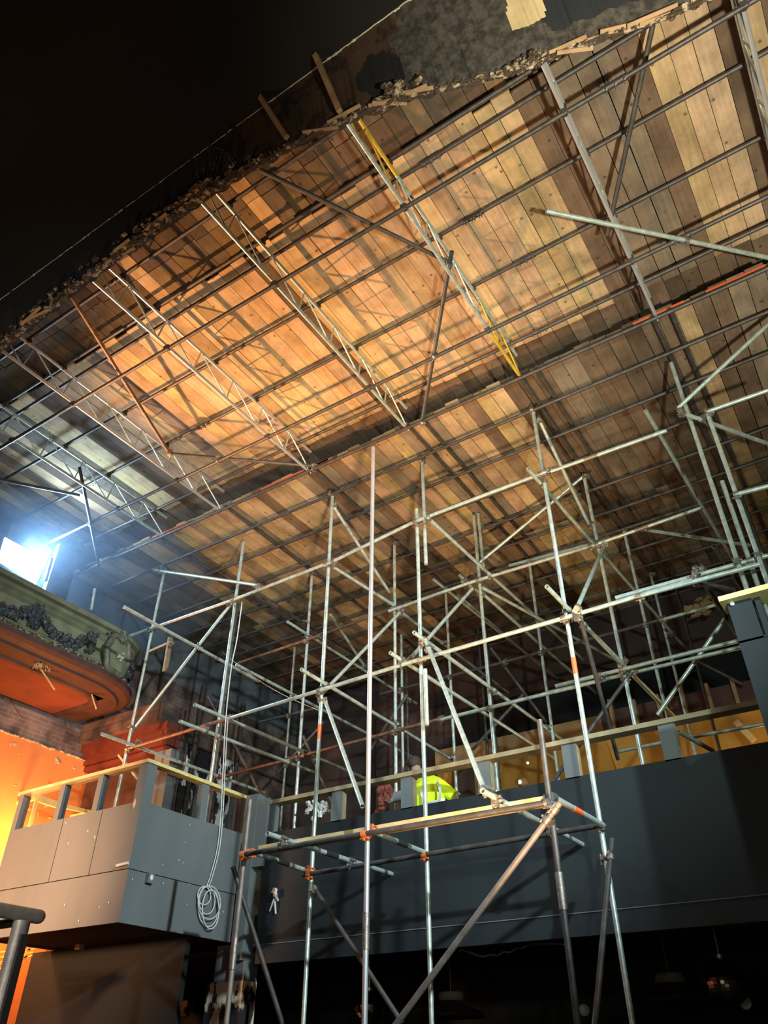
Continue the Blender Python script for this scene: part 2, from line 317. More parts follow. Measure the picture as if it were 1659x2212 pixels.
for x in xs:
    ye = edge_y(x) + .035 * noise.noise(V3((x * 9, 0, 0))) + .02 * noise.noise(V3((x * 31, 3, 0)))
    for j in range(NV + 1):
        t = j / NV; y = 2.17 + (ye - 2.17) * t; z = 8.9 - .8 * (t ** 1.1) + .035 * noise.noise(V3((x * 3, t * 4, 1))) * math.sin(math.pi * t)
        vs.append((x, y, z))
def zone(x, t):
    px_hole = ((x + 1.62) / .20) ** 2 + ((t - .66) / .30) ** 2 < 1 + .8 * noise.noise(V3((x * 7, t * 6, 2)))
    if px_hole: return 3
    if x < -3.35 + .25 * noise.noise(V3((x, t * 3, 5))): return 0
    if -.52 + .06 * noise.noise(V3((0, t * 5, 1))) < x < -.28 + .1 * (1 - t) and t < .72: return 4
    if -.24 + .1 * noise.noise(V3((x, t * 5, 8))) < x < .9 and t < .86: return 5
    if x < -1.45 + .2 * noise.noise(V3((x * 2, t * 4, 9))): return 1
    return 2
fs = []; mi = []
for i in range(NX):
    for j in range(NV):
        a = i * (NV + 1) + j; fs.append((a, a + 1, a + NV + 2, a + NV + 1)); mi.append(zone(xs[i], (j + .5) / NV))
m.add(vs, fs, False); m.mi = mi
o = m.build('wall_proscenium', ['coveb', 'cover', 'covec', 'void', 'cream', 'coveb']); o['kind'] = 'structure'
sol = o.modifiers.new('thick', 'SOLIDIFY'); sol.thickness = .05; sol.offset = -1
cove = o
# broken rim: lumps of plaster and lath
m = MB()
for i in range(900):
    x = random.uniform(-8.2, 1.25); y = edge_y(x) + random.uniform(-.03, .025); z = 8.1 + random.uniform(-.03, .03)
    k = random.uniform(.005, .014) * (1.35 if x < -3 else 1)
    m.blob((x, y, z), k * random.uniform(1, 4.5), k * random.uniform(.8, 1.6), k * random.uniform(.5, 1.2), i, .45, 7, 5)
for i in range(110):
    x = random.uniform(-7.4, -2.9); y = edge_y(x) - random.uniform(.02, .09); k = random.uniform(.008, .022)
    m.blob((x, y, 8.13 + random.uniform(0, .08)), k * 2, k, k, i + 900, .5, 7, 5)
pts = [V3((-8.6 + i * .04, edge_y(-8.6 + i * .04) + .004 + .014 * noise.noise(V3((i * .6, 0, 0))), 8.095 + .012 * noise.noise(V3((i * .5, 4, 0))))) for i in range(248)]
m.path(pts, .014, 6); m.path([p + V3((0, .022, .03)) for p in pts], .012, 5)
r_ = m.build('broken_edge', 'rubble', cove)
m = MB()
for i in range(24):
    x = random.uniform(-7.0, 1.1); y = edge_y(x) + random.uniform(-.06, 0); L_ = random.uniform(.12, .4); a = random.uniform(-.25, .25)
    m.beam((x, y, 8.09 + random.uniform(-.02, .03)), (x + L_, edge_y(x + L_) + a * .3, 8.09 + random.uniform(-.03, .04)), .03, .012)
m.build('broken_lath', 'oldwood', cove)
m = MB()   # lumps and ledge around the concrete part
for i in range(46):
    x = random.gauss(-.52, .10); y = edge_y(x) + random.uniform(-.08, .03); k = random.uniform(.008, .022)
    m.blob((x, y, 8.1 + random.uniform(-.04, .05)), k * 1.6, k, k, i + 60, .5, 7, 5)
for i in range(14):
    x = random.gauss(-1.50, .08); y = edge_y(x) + random.uniform(-.14, .0); k = random.uniform(.015, .035)
    m.blob((x, y, 8.13 + random.uniform(-.03, .05)), k * 1.6, k, k, i + 160, .5, 7, 5)
m.build('plaster_lump', 'rubble', cove)
m = MB()   # pale chipped line where the ceiling stops
pts = [V3((-9.4 + i * .05, 2.175 + .008 * noise.noise(V3((i * .9, 0, 0))), 8.885 + .010 * noise.noise(V3((i * .7, 5, 0))))) for i in range(250)]
m.path(pts, .006, 5)
for i in range(110):
    x = random.uniform(-7.2, 1.5); k = random.uniform(.006, .016); m.blob((x, 2.18, 8.885), k * 1.8, k, k, i, .5, 6, 4)
m.build('chipped_plaster_line', 'chip', cove)
# orange torn patch and hair-like lath on the cove
m = MB()
c = at(430, 400, ('z', 8.28)); 
for i in range(26): m.blob((c.x + random.gauss(0, .12), edge_y(c.x) - .04 + random.uniform(-.05, .02), 8.16 + random.uniform(-.02, .05)), .06, .02, .03, i, .5, 6, 4)
m.build('torn_patch', 'rust', cove)
m = MB()
for i in range(34):
    c = at(455 + random.gauss(20, 22), 325 + random.gauss(0, 14), ('z', 8.55)); pts = [c + V3((.10 * t * math.cos(i) + .05 * math.sin(i * 2 + t), .06 * t, -.16 * t + .04 * math.sin(3 * t + i))) for t in (0, .3, .6, .9, 1.2, 1.6)]
    m.path(pts, .0035, 4)
m.build('hanging_lath', 'dark', cove)
for (a, b), lab in zip([((690, 132), (742, 252)), ((572, 222), (628, 308))], ['long bare timber stud across the brown cove, the upper of two', 'shorter bare timber stud across the brown cove, the lower of two']):
    p, q = at(*a, ('z', 8.86)), at(*b, ('z', 8.10)); p.y -= .06; q.y -= .055
    m = MB(); m.beam(p, q, .045, .04, (0, .7, .7)); tag(m.build('timber_stud', 'oldwood'), lab, 'timber')
# ------------------------------------------------------------------ tubes
TUBES = []
def tube(p, q, label, material='steel', name='scaffold_tube', cat='tube', group=None, r=.0265, hollow=True, reg=True):
    p, q = V3(p), V3(q); m = MB(); c = (p + q) / 2
    m.tube(p - c, q - c, r, 12, hollow); o = m.build(name, material); o.location = c; tag(o, label, cat, group)
    if reg: TUBES.append((p, q, o))
    return o
# --- ladder beams under the middle roof
TX = [(-9.38, 'far-left ladder truss, its end beside the glaring white floodlight', 'steel'),
      (-7.98, 'bright-edged ladder truss leaving the lower left end of the broken arch', 'bright'),
      (-6.07, 'ladder truss between the orange-lit boards, second from the arch\'s left end', 'bright'),
      (-4.23, 'ladder truss crossing the most orange boards, third from the arch\'s left end', 'steel'),
      (-2.37, 'ladder truss with yellow painted ends and a brace crossing its middle', 'steel'),
      (-.48, 'shiny ladder truss seen edge-on like one double tube over cream boards', 'bright'),
      (1.24, 'shiny ladder truss at the upper corner above the cream boards', 'bright')]
def trunc(x):  # where the beam starts above the cove
    return 1.6
for x, lab, mt in TX:
    e = empty('ladder_truss', (x, 4.3, 9.38), lab, 'truss', 'ladder trusses under the timber roof')
    zt, zb = 9.80, 9.38; y0, y1 = 1.7, 7.02
    yel = abs(x + 2.37) < .01
    if yel:
        m = MB(); m.tube((x, y0, zt), (x, 3.85, zt), .0235, 12); m.build('yellow_chord', 'yellow', e)
        m = MB(); m.tube((x, 3.85, zt), (x, y1, zt), .0235, 12); m.build('top_chord', mt, e)
        m = MB(); m.tube((x, y0, zb), (x, 6.15, zb), .0235, 12); m.build('bottom_chord', mt, e)
        m = MB(); m.tube((x, 6.15, zb), (x, y1, zb), .0235, 12); m.build('yellow_chord', 'yellow', e)
    else:
        m = MB(); m.tube((x, y0, zt), (x, y1 + .05, zt), .0235, 12); m.build('top_chord', mt if mt == 'bright' else mt, e)
        m = MB(); m.tube((x, y0, zb), (x, y1, zb), .0235, 12); m.build('bottom_chord', mt, e)
    y = 2.5; k = 0
    while y < 6.7:
        m = MB(); m.tube((x, y, zb), (x, y + .06, zt), .012, 6, False); m.build('lacing_bar', 'yellow' if yel and (y < 3.6 or y > 6) else 'steel', e)
        m = MB(); m.tube((x, y + .06, zt), (x, y + .66, zb), .012, 6, False); m.build('lacing_bar', 'yellow' if yel and (y < 3.4 or y > 5.6) else 'steel', e)
        y += .66; k += 1
# --- roof tubes running across under the boards
pur = [(3.10, 9.87, 'thick dark roof tube closest to the broken plaster arch'),
       (3.69, 9.87, 'dark roof tube just before the stepped board ends, shaded side'),
       (3.95, 9.90, 'dark roof tube tucked directly beside the stepped board ends'),
       (4.00, 9.33, 'roof tube slung under the truss bottom chords near the stepped board ends'),
       (4.82, 9.87, 'dark roof tube over the middle boards, clamp joints above the centre truss'),
       (5.70, 9.87, 'dark roof tube over the middle boards, next beyond the truss brace clamp'),
       (6.05, 9.33, 'pale-lit roof tube clamped under the truss bottom chords far ends'),
       (6.74, 9.74, 'pale-lit roof tube between the truss far ends and the slung one'),
       (7.26, 9.60, 'roof tube lying along the shadowed roof step, upper side'),
       (7.02, 9.33, 'roof tube lying along the shadowed roof step, lower side')]
for y, z, lab in pur:
    tube((-12.4, y, z), (4.5, y, z), lab, 'dark', 'roof_tube', group='tubes under the middle roof')
for i, y in enumerate([7.66, 8.36, 9.10, 9.88, 10.60, 11.22, 11.95, 12.6, 13.25, 13.9]):
    w_ = ['first', 'second', 'third', 'fourth', 'fifth', 'sixth', 'seventh', 'eighth', 'ninth', 'tenth'][i]
    tube((-12, y, 9.30), (4.5, y, 9.30), w_ + ' crosswise tube beyond the roof step, under the lower boards', 'dark', 'roof_tube', group='crosswise tubes under the far roof')
for i, x in enumerate([-9.42, -7.80, -5.95, -4.17, -3.93, -2.36, -2.12, -.52, -.30]):
    w_ = ['in line with the truss beside the floodlight', 'in line with the second truss from the floodlight', 'in line with the truss over the tall bright upright', 'left one of the pair below the orange boards', 'right one of the pair below the orange boards', 'left one of the pair in line with the yellow-ended truss', 'right one of the pair in line with the yellow-ended truss', 'left one of the pair in line with the edge-on shiny truss', 'right one of the pair in line with the edge-on shiny truss'][i]
    tube((x, 7.0, 9.36), (x, 14.2, 9.36), 'lengthwise far roof tube, ' + w_, 'dark', 'roof_tube', group='lengthwise tubes under the far roof')
m = MB(); x = -9.2
m = None
# --- scaffold uprights (pixel foot, pixel head, row)
def upright(a, b, row, label, material='steel', z0=None, z1=None, r=.0265):
    p, q = at(*a, ('y', row)), at(*b, ('y', row)); x = (p.x + q.x) / 2
    return tube((x, row, p.z if z0 is None else z0), (x, row, q.z if z1 is None else z1), label, material, 'scaffold_upright', group=None, r=r)
FZ = 3.4
U = [((500, 2100), (541, 1728), FR, 'upright ending low beside the grey booth corner, orange clamp halfway', 'brown', .05, None),
     ((658, 2212), (717, 1065), BK, 'tall upright with a red band, immediately left of the gleaming upright', 'steel', .05, 9.3),
     ((780, 2212), (811, 965), FR, 'tall gleaming free-topped upright in the centre', 'bright', .05, None),
     ((934, 2212), (899, 1100), BK, 'tall upright passing in front of the worker, free top', 'steel', .05, None),
     ((1246, 2212), (1167, 1555), FR, 'upright with free top standing before the dark parapet, brace clamped to it', 'dark', .05, None),
     ((1367, 2212), (1150, 880), BK, 'tall upright with a red band right of centre, top at the roof tubes', 'steel', .05, 9.3),
     ((262, 1690), (355, 1225), BK, 'upright before the ornate box, foot behind the booth rail', 'steel', FZ, 9.2),
     ((445, 1740), (533, 1135), 7.92, 'upright over the grey booth side, grey cable running down beside it', 'steel', FZ, 9.3),
     ((912, 985), (920, 1219), 7.78, 'short upright hanging from the roof with a free lower end', 'steel', None, None),
     ((918, 1446), (923, 1566), 7.60, 'short stub tube clamped beside the upright above the worker', 'steel', None, None),
     ((635, 1780), (675, 1237), RC, 'roof-high upright behind the parapet, right of the small left-hand joints', 'steel', FZ, 9.3),
     ((605, 1790), (636, 1416), RD, 'thin far upright behind the parapet beside the timber rail end', 'steel', FZ, 9.0),
     ((858, 1730), (850, 1168), RC, 'roof-high upright behind the parapet, left of the worker', 'steel', FZ, 9.3),
     ((872, 1706), (866, 1372), RD, 'thinner far upright directly beside the one left of the worker', 'steel', FZ, None),
     ((1076, 1709), (1023, 1115), RC, 'roof-high upright behind the parapet, standing behind the grey post right of the worker', 'steel', FZ, None),
     ((1044, 1231), (1033, 1098), RC + .12, 'short upper tube lapped beside the upright right of the worker', 'steel', None, 9.4),
     ((1210, 1690), (1144, 1232), RD, 'far upright rising left of the red-banded right upright', 'steel', FZ, 9.25),
     ((988, 1727), (962, 1278), RD, 'far thin upright just right of the worker\'s glove', 'steel', FZ, 9.25),
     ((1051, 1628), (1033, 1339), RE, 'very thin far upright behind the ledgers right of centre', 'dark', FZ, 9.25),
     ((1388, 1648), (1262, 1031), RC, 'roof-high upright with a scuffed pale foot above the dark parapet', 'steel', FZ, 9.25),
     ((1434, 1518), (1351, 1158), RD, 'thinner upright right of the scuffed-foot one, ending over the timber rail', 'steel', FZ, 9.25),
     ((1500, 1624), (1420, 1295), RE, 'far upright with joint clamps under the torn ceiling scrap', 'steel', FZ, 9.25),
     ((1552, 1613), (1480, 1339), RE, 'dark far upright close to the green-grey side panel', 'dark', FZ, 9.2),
     ((1645, 1230), (1528, 885), BK, 'thick upright rising past the panel timber cap, free top with clamps', 'steel', FZ, None),
     ((1634, 1255), (1560, 1040), BK + .1, 'second thick upright lapped behind the one at the panel timber cap', 'steel', FZ, None),
     ((1590, 1195), (1466, 840), BK + .05, 'upright under the foot of the edge-on shiny truss', 'steel', FZ, 9.2),
     ]
for a, b, row, lab, mt, z0, z1 in U: upright(a, b, row, lab, mt, z0, z1)
# grid uprights hardly seen further back
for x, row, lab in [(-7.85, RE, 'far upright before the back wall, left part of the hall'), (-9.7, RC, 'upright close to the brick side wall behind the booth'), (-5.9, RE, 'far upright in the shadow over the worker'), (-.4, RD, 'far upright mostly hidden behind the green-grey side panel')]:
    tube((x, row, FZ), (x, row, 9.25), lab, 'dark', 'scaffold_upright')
def T(x0, y0, pl0, x1, y1, pl1, label, material='steel', **k):
    return tube(at(x0, y0, pl0), at(x1, y1, pl1), label, material, **k)
yF, yB, yC, yD, yE = ('y', FR - .055), ('y', BK - .055), ('y', RC - .055), ('y', RD - .055), ('y', RE - .055)
yB2, yC2 = ('y', BK + .055), ('y', RC + .055)
# low bay over the plank
T(525, 1846, yF, 1183, 1734, yF, 'near ledger of the low bay, running under the gleaming upright', 'dark')
T(655, 1890, yB, 1302, 1782, yB, 'far ledger of the low bay, close before the dark parapet', 'dark')
Z1 = ('z', 3.60)
T(545, 1840, Z1, 672, 1884, Z1, 'striped short transom beside the booth with orange clamps at both ends')
T(577, 1801, ('z', 3.63), 862, 1893, ('z', 3.63), 'long transom of the low bay with open end over the parapet corner')
T(797, 1793, Z1, 926, 1845, Z1, 'short transom between gleaming upright and the upright before the worker')
T(1042, 1708, ('z', 3.66), 1274, 1833, ('z', 3.66), 'dark transom poking out above the plank\'s far end')
T(1196, 1722, Z1, 1302, 1782, Z1, 'dark short transom with a red band at the low bay end')
T(1210, 1734, ('y', FR - .11), 846, 2226, ('y', FR - .11), 'long pinkish-grey brace sloping down from the plank\'s right end', 'brown')
T(680, 1920, yB, 870, 2212, yB, 'brace sloping down right from the red-banded left upright, before the fascia', 'dark')
T(503, 1872, ('y', FR + .08), 610, 2212, ('y', 7.3), 'brace leaning down beside the booth column, open top end', 'dark')
T(1322, 1813, ('y', BK + .1), 1284, 2226, ('y', 6.9), 'leaning brace tube crossing the right red-banded upright low down', 'dark')
# second lift
T(275, 1617, yB, 491, 1553, yB, 'rusty ledger crossing the booth side from the booth rail', 'rust')
T(491, 1553, yB, 905, 1425, yB, 'ledger at mid height from the booth upright to the worker\'s upright')
T(895, 1428, ('y', BK - .12), 1236, 1330, ('y', BK - .12), 'thick ledger at mid height between worker\'s upright and right red band upright')
T(1225, 1333, yB, 1500, 1252, yB, 'thick pale ledger right of the big joint, lower of two side by side')
T(1330, 1292, ('y', BK + .06), 1659, 1200, ('y', BK + .06), 'thick ledger leading off to the upper side of the green-grey panel')
T(1380, 1288, ('y', BK - .13), 1640, 1219, ('y', BK - .13), 'pale doubled ledger end over the timber cap')
# third lift
T(205, 1400, yB, 503, 1296, yB, 'upper ledger before the ornate box with orange lit top')
T(503, 1296, yB, 720, 1212, yB, 'upper ledger between booth upright and red-banded left upright')
T(700, 1222, yB, 910, 1120, yB, 'upper ledger passing behind the gleaming upright')
T(898, 1126, ('y', BK - .12), 1182, 1018, ('y', BK - .12), 'pale upper ledger left of the right red-banded upright')
T(1165, 1027, yB, 1440, 930, yB, 'pale upper ledger right of the red-banded upright, sleeve joint on it')
T(1531, 888, yB, 1680, 836, yB, 'upper bright ledger from the free-topped corner upright to the frame edge')
T(1590, 1068, ('y', BK - .055), 1680, 1045, yB, 'lower bright ledger from the corner uprights to the frame edge')
T(333, 1231, ('y', BK - .10), 557, 1264, ('y', BK - .10), 'slightly tilted light tube with open end under the roof, left of centre')
# row C and D ledgers
T(474, 1679, yC, 643, 1635, yC, 'orange rusty ledger behind the booth side', 'rust')
T(643, 1635, yC, 960, 1551, yC, 'ledger behind the parapet bay left of the worker\'s head', 'rust')
T(950, 1555, yC, 1300, 1469, yC, 'ledger with joint clamps behind the right red-banded upright')
T(1180, 1497, ('y', RC + .06), 1600, 1398, ('y', RC + .06), 'lower long ledger ending at the green-grey panel')
T(1200, 1482, ('y', RC - .11), 1596, 1384, ('y', RC - .11), 'upper long ledger ending at the green-grey panel')
T(515, 1432, yC, 690, 1373, yC, 'brownish upper ledger in the dark left part behind', 'rust')
T(690, 1373, yC, 870, 1306, yC, 'upper ledger behind the gleaming upright, farther row', 'dark')
T(840, 1320, yC, 1040, 1250, yC, 'upper ledger ending at the joint right of centre, farther row')
T(1030, 1254, yC, 1290, 1176, yC, 'upper ledger between two far uprights right of centre')
T(1275, 1180, yC, 1520, 1095, yC, 'upper ledger with sleeve joint reaching the corner uprights')
T(1100, 1222, ('y', RC + .1), 1345, 1158, ('y', RC + .1), 'dim ledger close behind the upper far ledger')
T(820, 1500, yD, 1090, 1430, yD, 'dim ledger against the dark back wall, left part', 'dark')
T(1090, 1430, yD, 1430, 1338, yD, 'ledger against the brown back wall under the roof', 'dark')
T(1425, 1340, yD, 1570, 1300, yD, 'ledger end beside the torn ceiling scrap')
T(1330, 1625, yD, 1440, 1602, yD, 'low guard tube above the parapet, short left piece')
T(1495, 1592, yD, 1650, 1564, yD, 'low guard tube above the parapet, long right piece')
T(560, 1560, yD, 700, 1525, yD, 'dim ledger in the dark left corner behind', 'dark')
# lengthwise (away) tubes
zL2 = ('z', 5.84); zL3 = ('z', 8.0)
T(420, 1522, zL2, 860, 1712, zL2, 'long away-running transom starting with open end above the booth side')
T(388, 1558, ('z', 5.72), 690, 1672, ('z', 5.72), 'away-running transom with open end just below, above the booth side')
T(219, 1585, ('z', 5.80), 570, 1712, ('z', 5.80), 'away-running transom with open end left of the booth corner')
T(651, 1446, ('z', 5.95), 1000, 1655, ('z', 5.95), 'away-running transom with open end left of the cross joint')
T(843, 1410, ('z', 5.98), 1200, 1640, ('z', 5.98), 'away-running transom with open end right of the gleaming upright')
T(894, 1366, ('z', 6.10), 1215, 1598, ('z', 6.10), 'pale yellowish away-running transom with open end above the worker')
T(1181, 1267, ('z', 6.02), 1455, 1550, ('z', 6.02), 'away-running transom with open end left of the big joint')
T(1500, 1226, ('z', 6.05), 1600, 1385, ('z', 6.05), 'dark away-running transom with open end before the timber cap', 'dark')
T(1542, 1180, ('z', 6.3), 1640, 1330, ('z', 6.3), 'dark away-running transom passing above the timber cap', 'dark')
T(268, 1311, ('z', 7.25), 560, 1472, ('z', 7.25), 'away-running tube with open end in front of the ornate box top')
T(511, 1436, ('z', 7.1), 900, 1640, ('z', 7.1), 'away-running tube starting at the brownish far ledger')
T(560, 1288, ('z', 8.3), 870, 1475, ('z', 8.3), 'long dim away-running tube below the dark roof boards', 'dark')
T(621, 1343, ('z', 8.0), 900, 1520, ('z', 8.0), 'away-running tube with open end between left uprights and the gleaming one')
T(815, 1284, ('z', 8.1), 1130, 1520, ('z', 8.1), 'away-running tube right of the gleaming upright with bright upper end')
T(937, 1252, ('z', 8.15), 1230, 1486, ('z', 8.15), 'away-running tube with open end, left of the doubled ones')
T(990, 1287, ('z', 8.22), 1240, 1500, ('z', 8.22), 'away-running tube doubled close beside its neighbour')
T(993, 1243, ('z', 8.1), 1040, 1284, ('z', 8.1), 'short open-ended stub at the joint right of centre')
T(1043, 1283, ('z', 7.75), 1290, 1500, ('z', 7.75), 'away-running tube leaving below the joint right of centre')
T(921, 1116, zL3, 1260, 1425, zL3, 'away-running tube from the clamp beside the hanging upright')
T(1140, 1013, zL3, 1495, 1416, zL3, 'long away-running tube with open end left of the right red-banded upright')
T(1395, 888, ('z', 8.3), 1615, 1262, ('z', 8.3), 'long bright away-running tube with open end below the roof step')
T(720, 1225, ('z', 8.0), 855, 1310, ('z', 8.0), 'away-running tube linking left red-banded upright to the next row')
T(1465, 1580, ('z', 4.75), 1540, 1622, ('z', 4.75), 'bright low tube behind the parapet grey post')
# braces
T(280, 1586, yB2, 505, 1297, yB2, 'diagonal brace rising over the booth to the booth upright')
T(690, 1504, yB2, 871, 1316, yC2, 'diagonal brace rising from the cross joint past the gleaming upright')
T(885, 1424, yB2, 1022, 1270, yC2, 'diagonal brace rising above the worker to the centre joint')
T(1035, 1216, ('y', RC), 1258, 1031, ('y', RC), 'long diagonal brace up towards the roof behind the red-banded right upright')
T(1164, 905, ('y', BK + .06), 1276, 1141, yC2, 'steep brace from the red-banded upright\'s top to the next row')
T(1247, 1312, ('y', BK - .12), 1310, 1168, yC2, 'thick steep brace rising from the big joint')
T(918, 1380, ('y', BK - .14), 1046, 1706, ('y', FR - .1), 'steep brace falling to the end of the dark transom')
T(718, 1090, yB2, 842, 1281, yC2, 'thin-looking brace falling from the red-banded left upright\'s top past the gleaming one')
T(714, 1328, yC, 786, 1437, yD, 'short steep brace seen left of the gleaming upright against the boards')
T(702, 1514, ('y', BK + .05), 783, 1742, ('y', FR + .4), 'steep brace falling from the cross joint behind the gleaming upright')
T(1043, 1270, ('z', 7.8), 1345, 1434, ('z', 7.8), 'flat plan brace below the joint right of centre')
T(1197, 1685, ('y', RC), 1371, 1443, ('y', RC), 'short thick brace with flat clamp behind the right red-banded upright', 'dark')
T(1420, 1544, ('y', RC + .3), 1568, 1334, ('y', RC + .3), 'pale brace leaning up to the green-grey panel')
T(1252, 1330, ('y', BK - .05), 1335, 1640, ('y', RC), 'steep brace going down from the big joint to the parapet', 'dark')
T(1262, 1350, ('z', 6.0), 1470, 1560, ('z', 6.0), 'brace running down right from below the big joint')
T(1464, 882, ('y', 7.5), 1680, 682, ('y', 7.5), 'thick mint-coloured brace rising to the frame edge')
T(1474, 892, ('z', 8.1), 1680, 966, ('z', 8.1), 'thick bright tube falling to the frame edge below the roof step')
T(1390, 1144, zL3, 1620, 1178, zL3, 'flat plan brace reaching the corner uprights')
T(1498, 1254, ('z', 5.9), 1590, 1276, ('z', 5.9), 'dark flat tube running under the timber cap', 'dark')
T(1180, 456, ('z', 9.25), 1680, 561, ('z', 9.25), 'bright loose tube with open end crossing the edge-on shiny truss')
T(1410, 55, ('z', 9.70), 1312, 508, ('z', 9.50), 'brace dropping from the arch to the edge-on shiny truss', 'dark')
T(560, 366, ('z', 9.55), 968, 566, ('z', 9.50), 'long dark brace from the arch to the yellow-ended truss', 'dark')
T(976, 543, ('z', 9.45), 911, 915, ('z', 9.35), 'dark brace from the yellow-ended truss down to the roof step', 'dark')
T(145, 626, ('z', 9.55), 370, 985, ('z', 9.45), 'rusty dark brace near the arch\'s lower left end', 'rust')
T(366, 980, ('z', 9.40), 692, 1008, ('z', 9.40), 'level dark brace from the bright-edged truss to the roof step', 'dark')
T(172, 1011, ('z', 9.45), 214, 1222, ('z', 9.1), 'bluish brace standing over the floodlight truss', 'dark')
T(-20, 1032, ('z', 9.50), 172, 1070, ('z', 9.45), 'dark brace entering at the left frame edge above the floodlight', 'dark')
T(450, 1505, ('y', RC + .3), 610, 1800, ('y', RC + .6), 'dim brace in the dark left bay behind the booth', 'dark')
T(700, 1560, ('y', RD), 600, 1670, ('y', RD), 'dim short brace crossing in the left bay', 'dark')
T(655, 1590, ('y', RC + .2), 740, 1790, ('y', RC + .5), 'steep brace behind the parapet near the grey post', 'dark')
T(880, 1500, ('y', RC + .2), 800, 1620, ('y', RC + .2), 'short brace left of the worker\'s upright', 'dark')
T(1130, 1500, ('y', RD), 1020, 1620, ('y', RD), 'brace before the dark opening right of the worker', 'dark')
T(1060, 1400, ('y', RD), 1180, 1560, ('y', RD + .4), 'dim brace falling towards the parapet grey post', 'dark')
T(1500, 1424, ('y', RE), 1605, 1478, ('y', RE), 'dim brace in front of the red joist band', 'dark')
m = MB(); p_, q_ = at(480, 1408, ('y', 9.2)), at(692, 1536, ('y', 9.2)); m.path([p_ + (q_ - p_) * (i / 12) - V3((0, 0, .12 * math.sin(math.pi * i / 12))) for i in range(13)], .005, 5)
tag(m.build('thin_cable', 'cable'), 'thin pale cable slung between tubes in the dark left bay', 'cable')
# --- couplers: small clamps where tubes meet, children of the tube that carries them
def coupler_mesh():
    m = MB(); n = 12
    m.tube((0, 0, -.028), (0, 0, .028), .036, n, False)
    m.box((-.03, .02, -.026), (.03, .075, .026)); m.tube((-.028, .06, 0), (.028, .06, 0), .036, n, False)
    m.box((.030, -.012, -.010), (.062, .012, .010)); m.tube((.040, 0, -.05), (.040, 0, .05), .008, 6, False); m.tube((.040, 0, .035), (.040, 0, .052), .015, 6, False)
    m.tube((.02, .10, -.04), (-.02, .10, .045), .008, 6, False); m.blob((.045, .03, .02), .018, n=6, m=4, rough=.4)
    o = m.build('coupler', 'coupler'); me = o.data; bpy.data.objects.remove(o); return me
CM = coupler_mesh(); CMO = CM.copy(); CMO.materials[0] = M_['orange']
def closest(p1, q1, p2, q2):
    d1, d2, r = q1 - p1, q2 - p2, p1 - p2; a, e, f = d1.dot(d1), d2.dot(d2), d2.dot(r); c = d1.dot(r); b = d1.dot(d2); den = a * e - b * b
    if den < 1e-6 * a * e: return None
    s = min(1, max(0, (b * f - c * e) / den)); t = (b * s + f) / e; t = min(1, max(0, t)); s = min(1, max(0, (b * t - c) / a))
    return s, t, (p1 + d1 * s), (p2 + d2 * t)
placed = []; ncoup = 0
for i, (p1, q1, o1) in enumerate(TUBES):
    for j in range(i):
        p2, q2, o2 = TUBES[j]; r_ = closest(p1, q1, p2, q2)
        if not r_: continue
        s, t, a, b = r_
        if (a - b).length > .13 or (a.z > 9.0 and o1.name.startswith('roof')): continue
        if any((a - c).length < .09 for c in placed): continue
        if ncoup > 230: continue
        placed.append(a.copy()); ncoup += 1
        d = (q1 - p1).normalized(); y = (b - a); y = (y - d * y.dot(d))
        y = y.normalized() if y.length > .01 else d.orthogonal().normalized(); x = y.cross(d)
        c = bpy.data.objects.new('coupler', CMO if abs(a.z - 3.6) < .14 and a.x < -4.4 and 'upright' in (o1.name + o2.name) else CM); COL.objects.link(c)
        mm = Matrix((x, y, d)).transposed().to_4x4(); mm.translation = a - o1.location; c.parent = o1; c.matrix_local = mm
# roof sleeve couplers on purlins (clamp joints seen in the photo) and truss clamps
def sleeve(o, p, L_=.13, r=.034, mt='dark'):
    m = MB(); m.tube(V3(p) - V3((L_, 0, 0)), V3(p) + V3((L_, 0, 0)), r, 10, False)
    for k in (-.7, .0, .7): m.tube(V3(p) + V3((L_ * k, 0, 0)), V3(p) + V3((L_ * k + .01, -.02, -.062)), .012, 6, False); m.tube(V3(p) + V3((L_ * k, 0, 0)), V3(p) + V3((L_ * k, .05, -.02)), .01, 6, False)
    m.build('sleeve_clamp', mt, o)
PT = [t for t in TUBES if t[2].name.startswith('roof_tube')]
for idx, (px, py) in [(2, (935, 350)), (3, (1320, 162)), (4, (1020, 475)), (4, (1025, 472)), (5, (1138, 565)), (7, (1162, 712)), (6, (1470, 503)), (0, (270, 618)), (5, (458, 933)), (14, (1350, 955)), (15, (1380, 1012))]:
    p1, q1, o1 = PT[idx]; a = at(px, py, ('z', p1.z)); a.y = p1.y; sleeve(o1, a)
for x, lab, mt in TX:
    e = [o for o in bpy.data.objects if o.get('label') == lab][0]
    for y, z in ((3.69, 9.83), (3.10, 9.83), (4.82, 9.83), (5.70, 9.83), (4.0, 9.355), (6.05, 9.355)):
        m = MB(); m.tube((x - .03, y, z), (x + .035, y, z), .038, 8, False); m.tube((x, y - .035, z - .02), (x, y + .035, z + .01), .034, 8, False); m.tube((x + .03, y, z - .01), (x + .035, y - .01, z - .07), .01, 6, False)
        m.build('chord_clamp', 'dark', e)
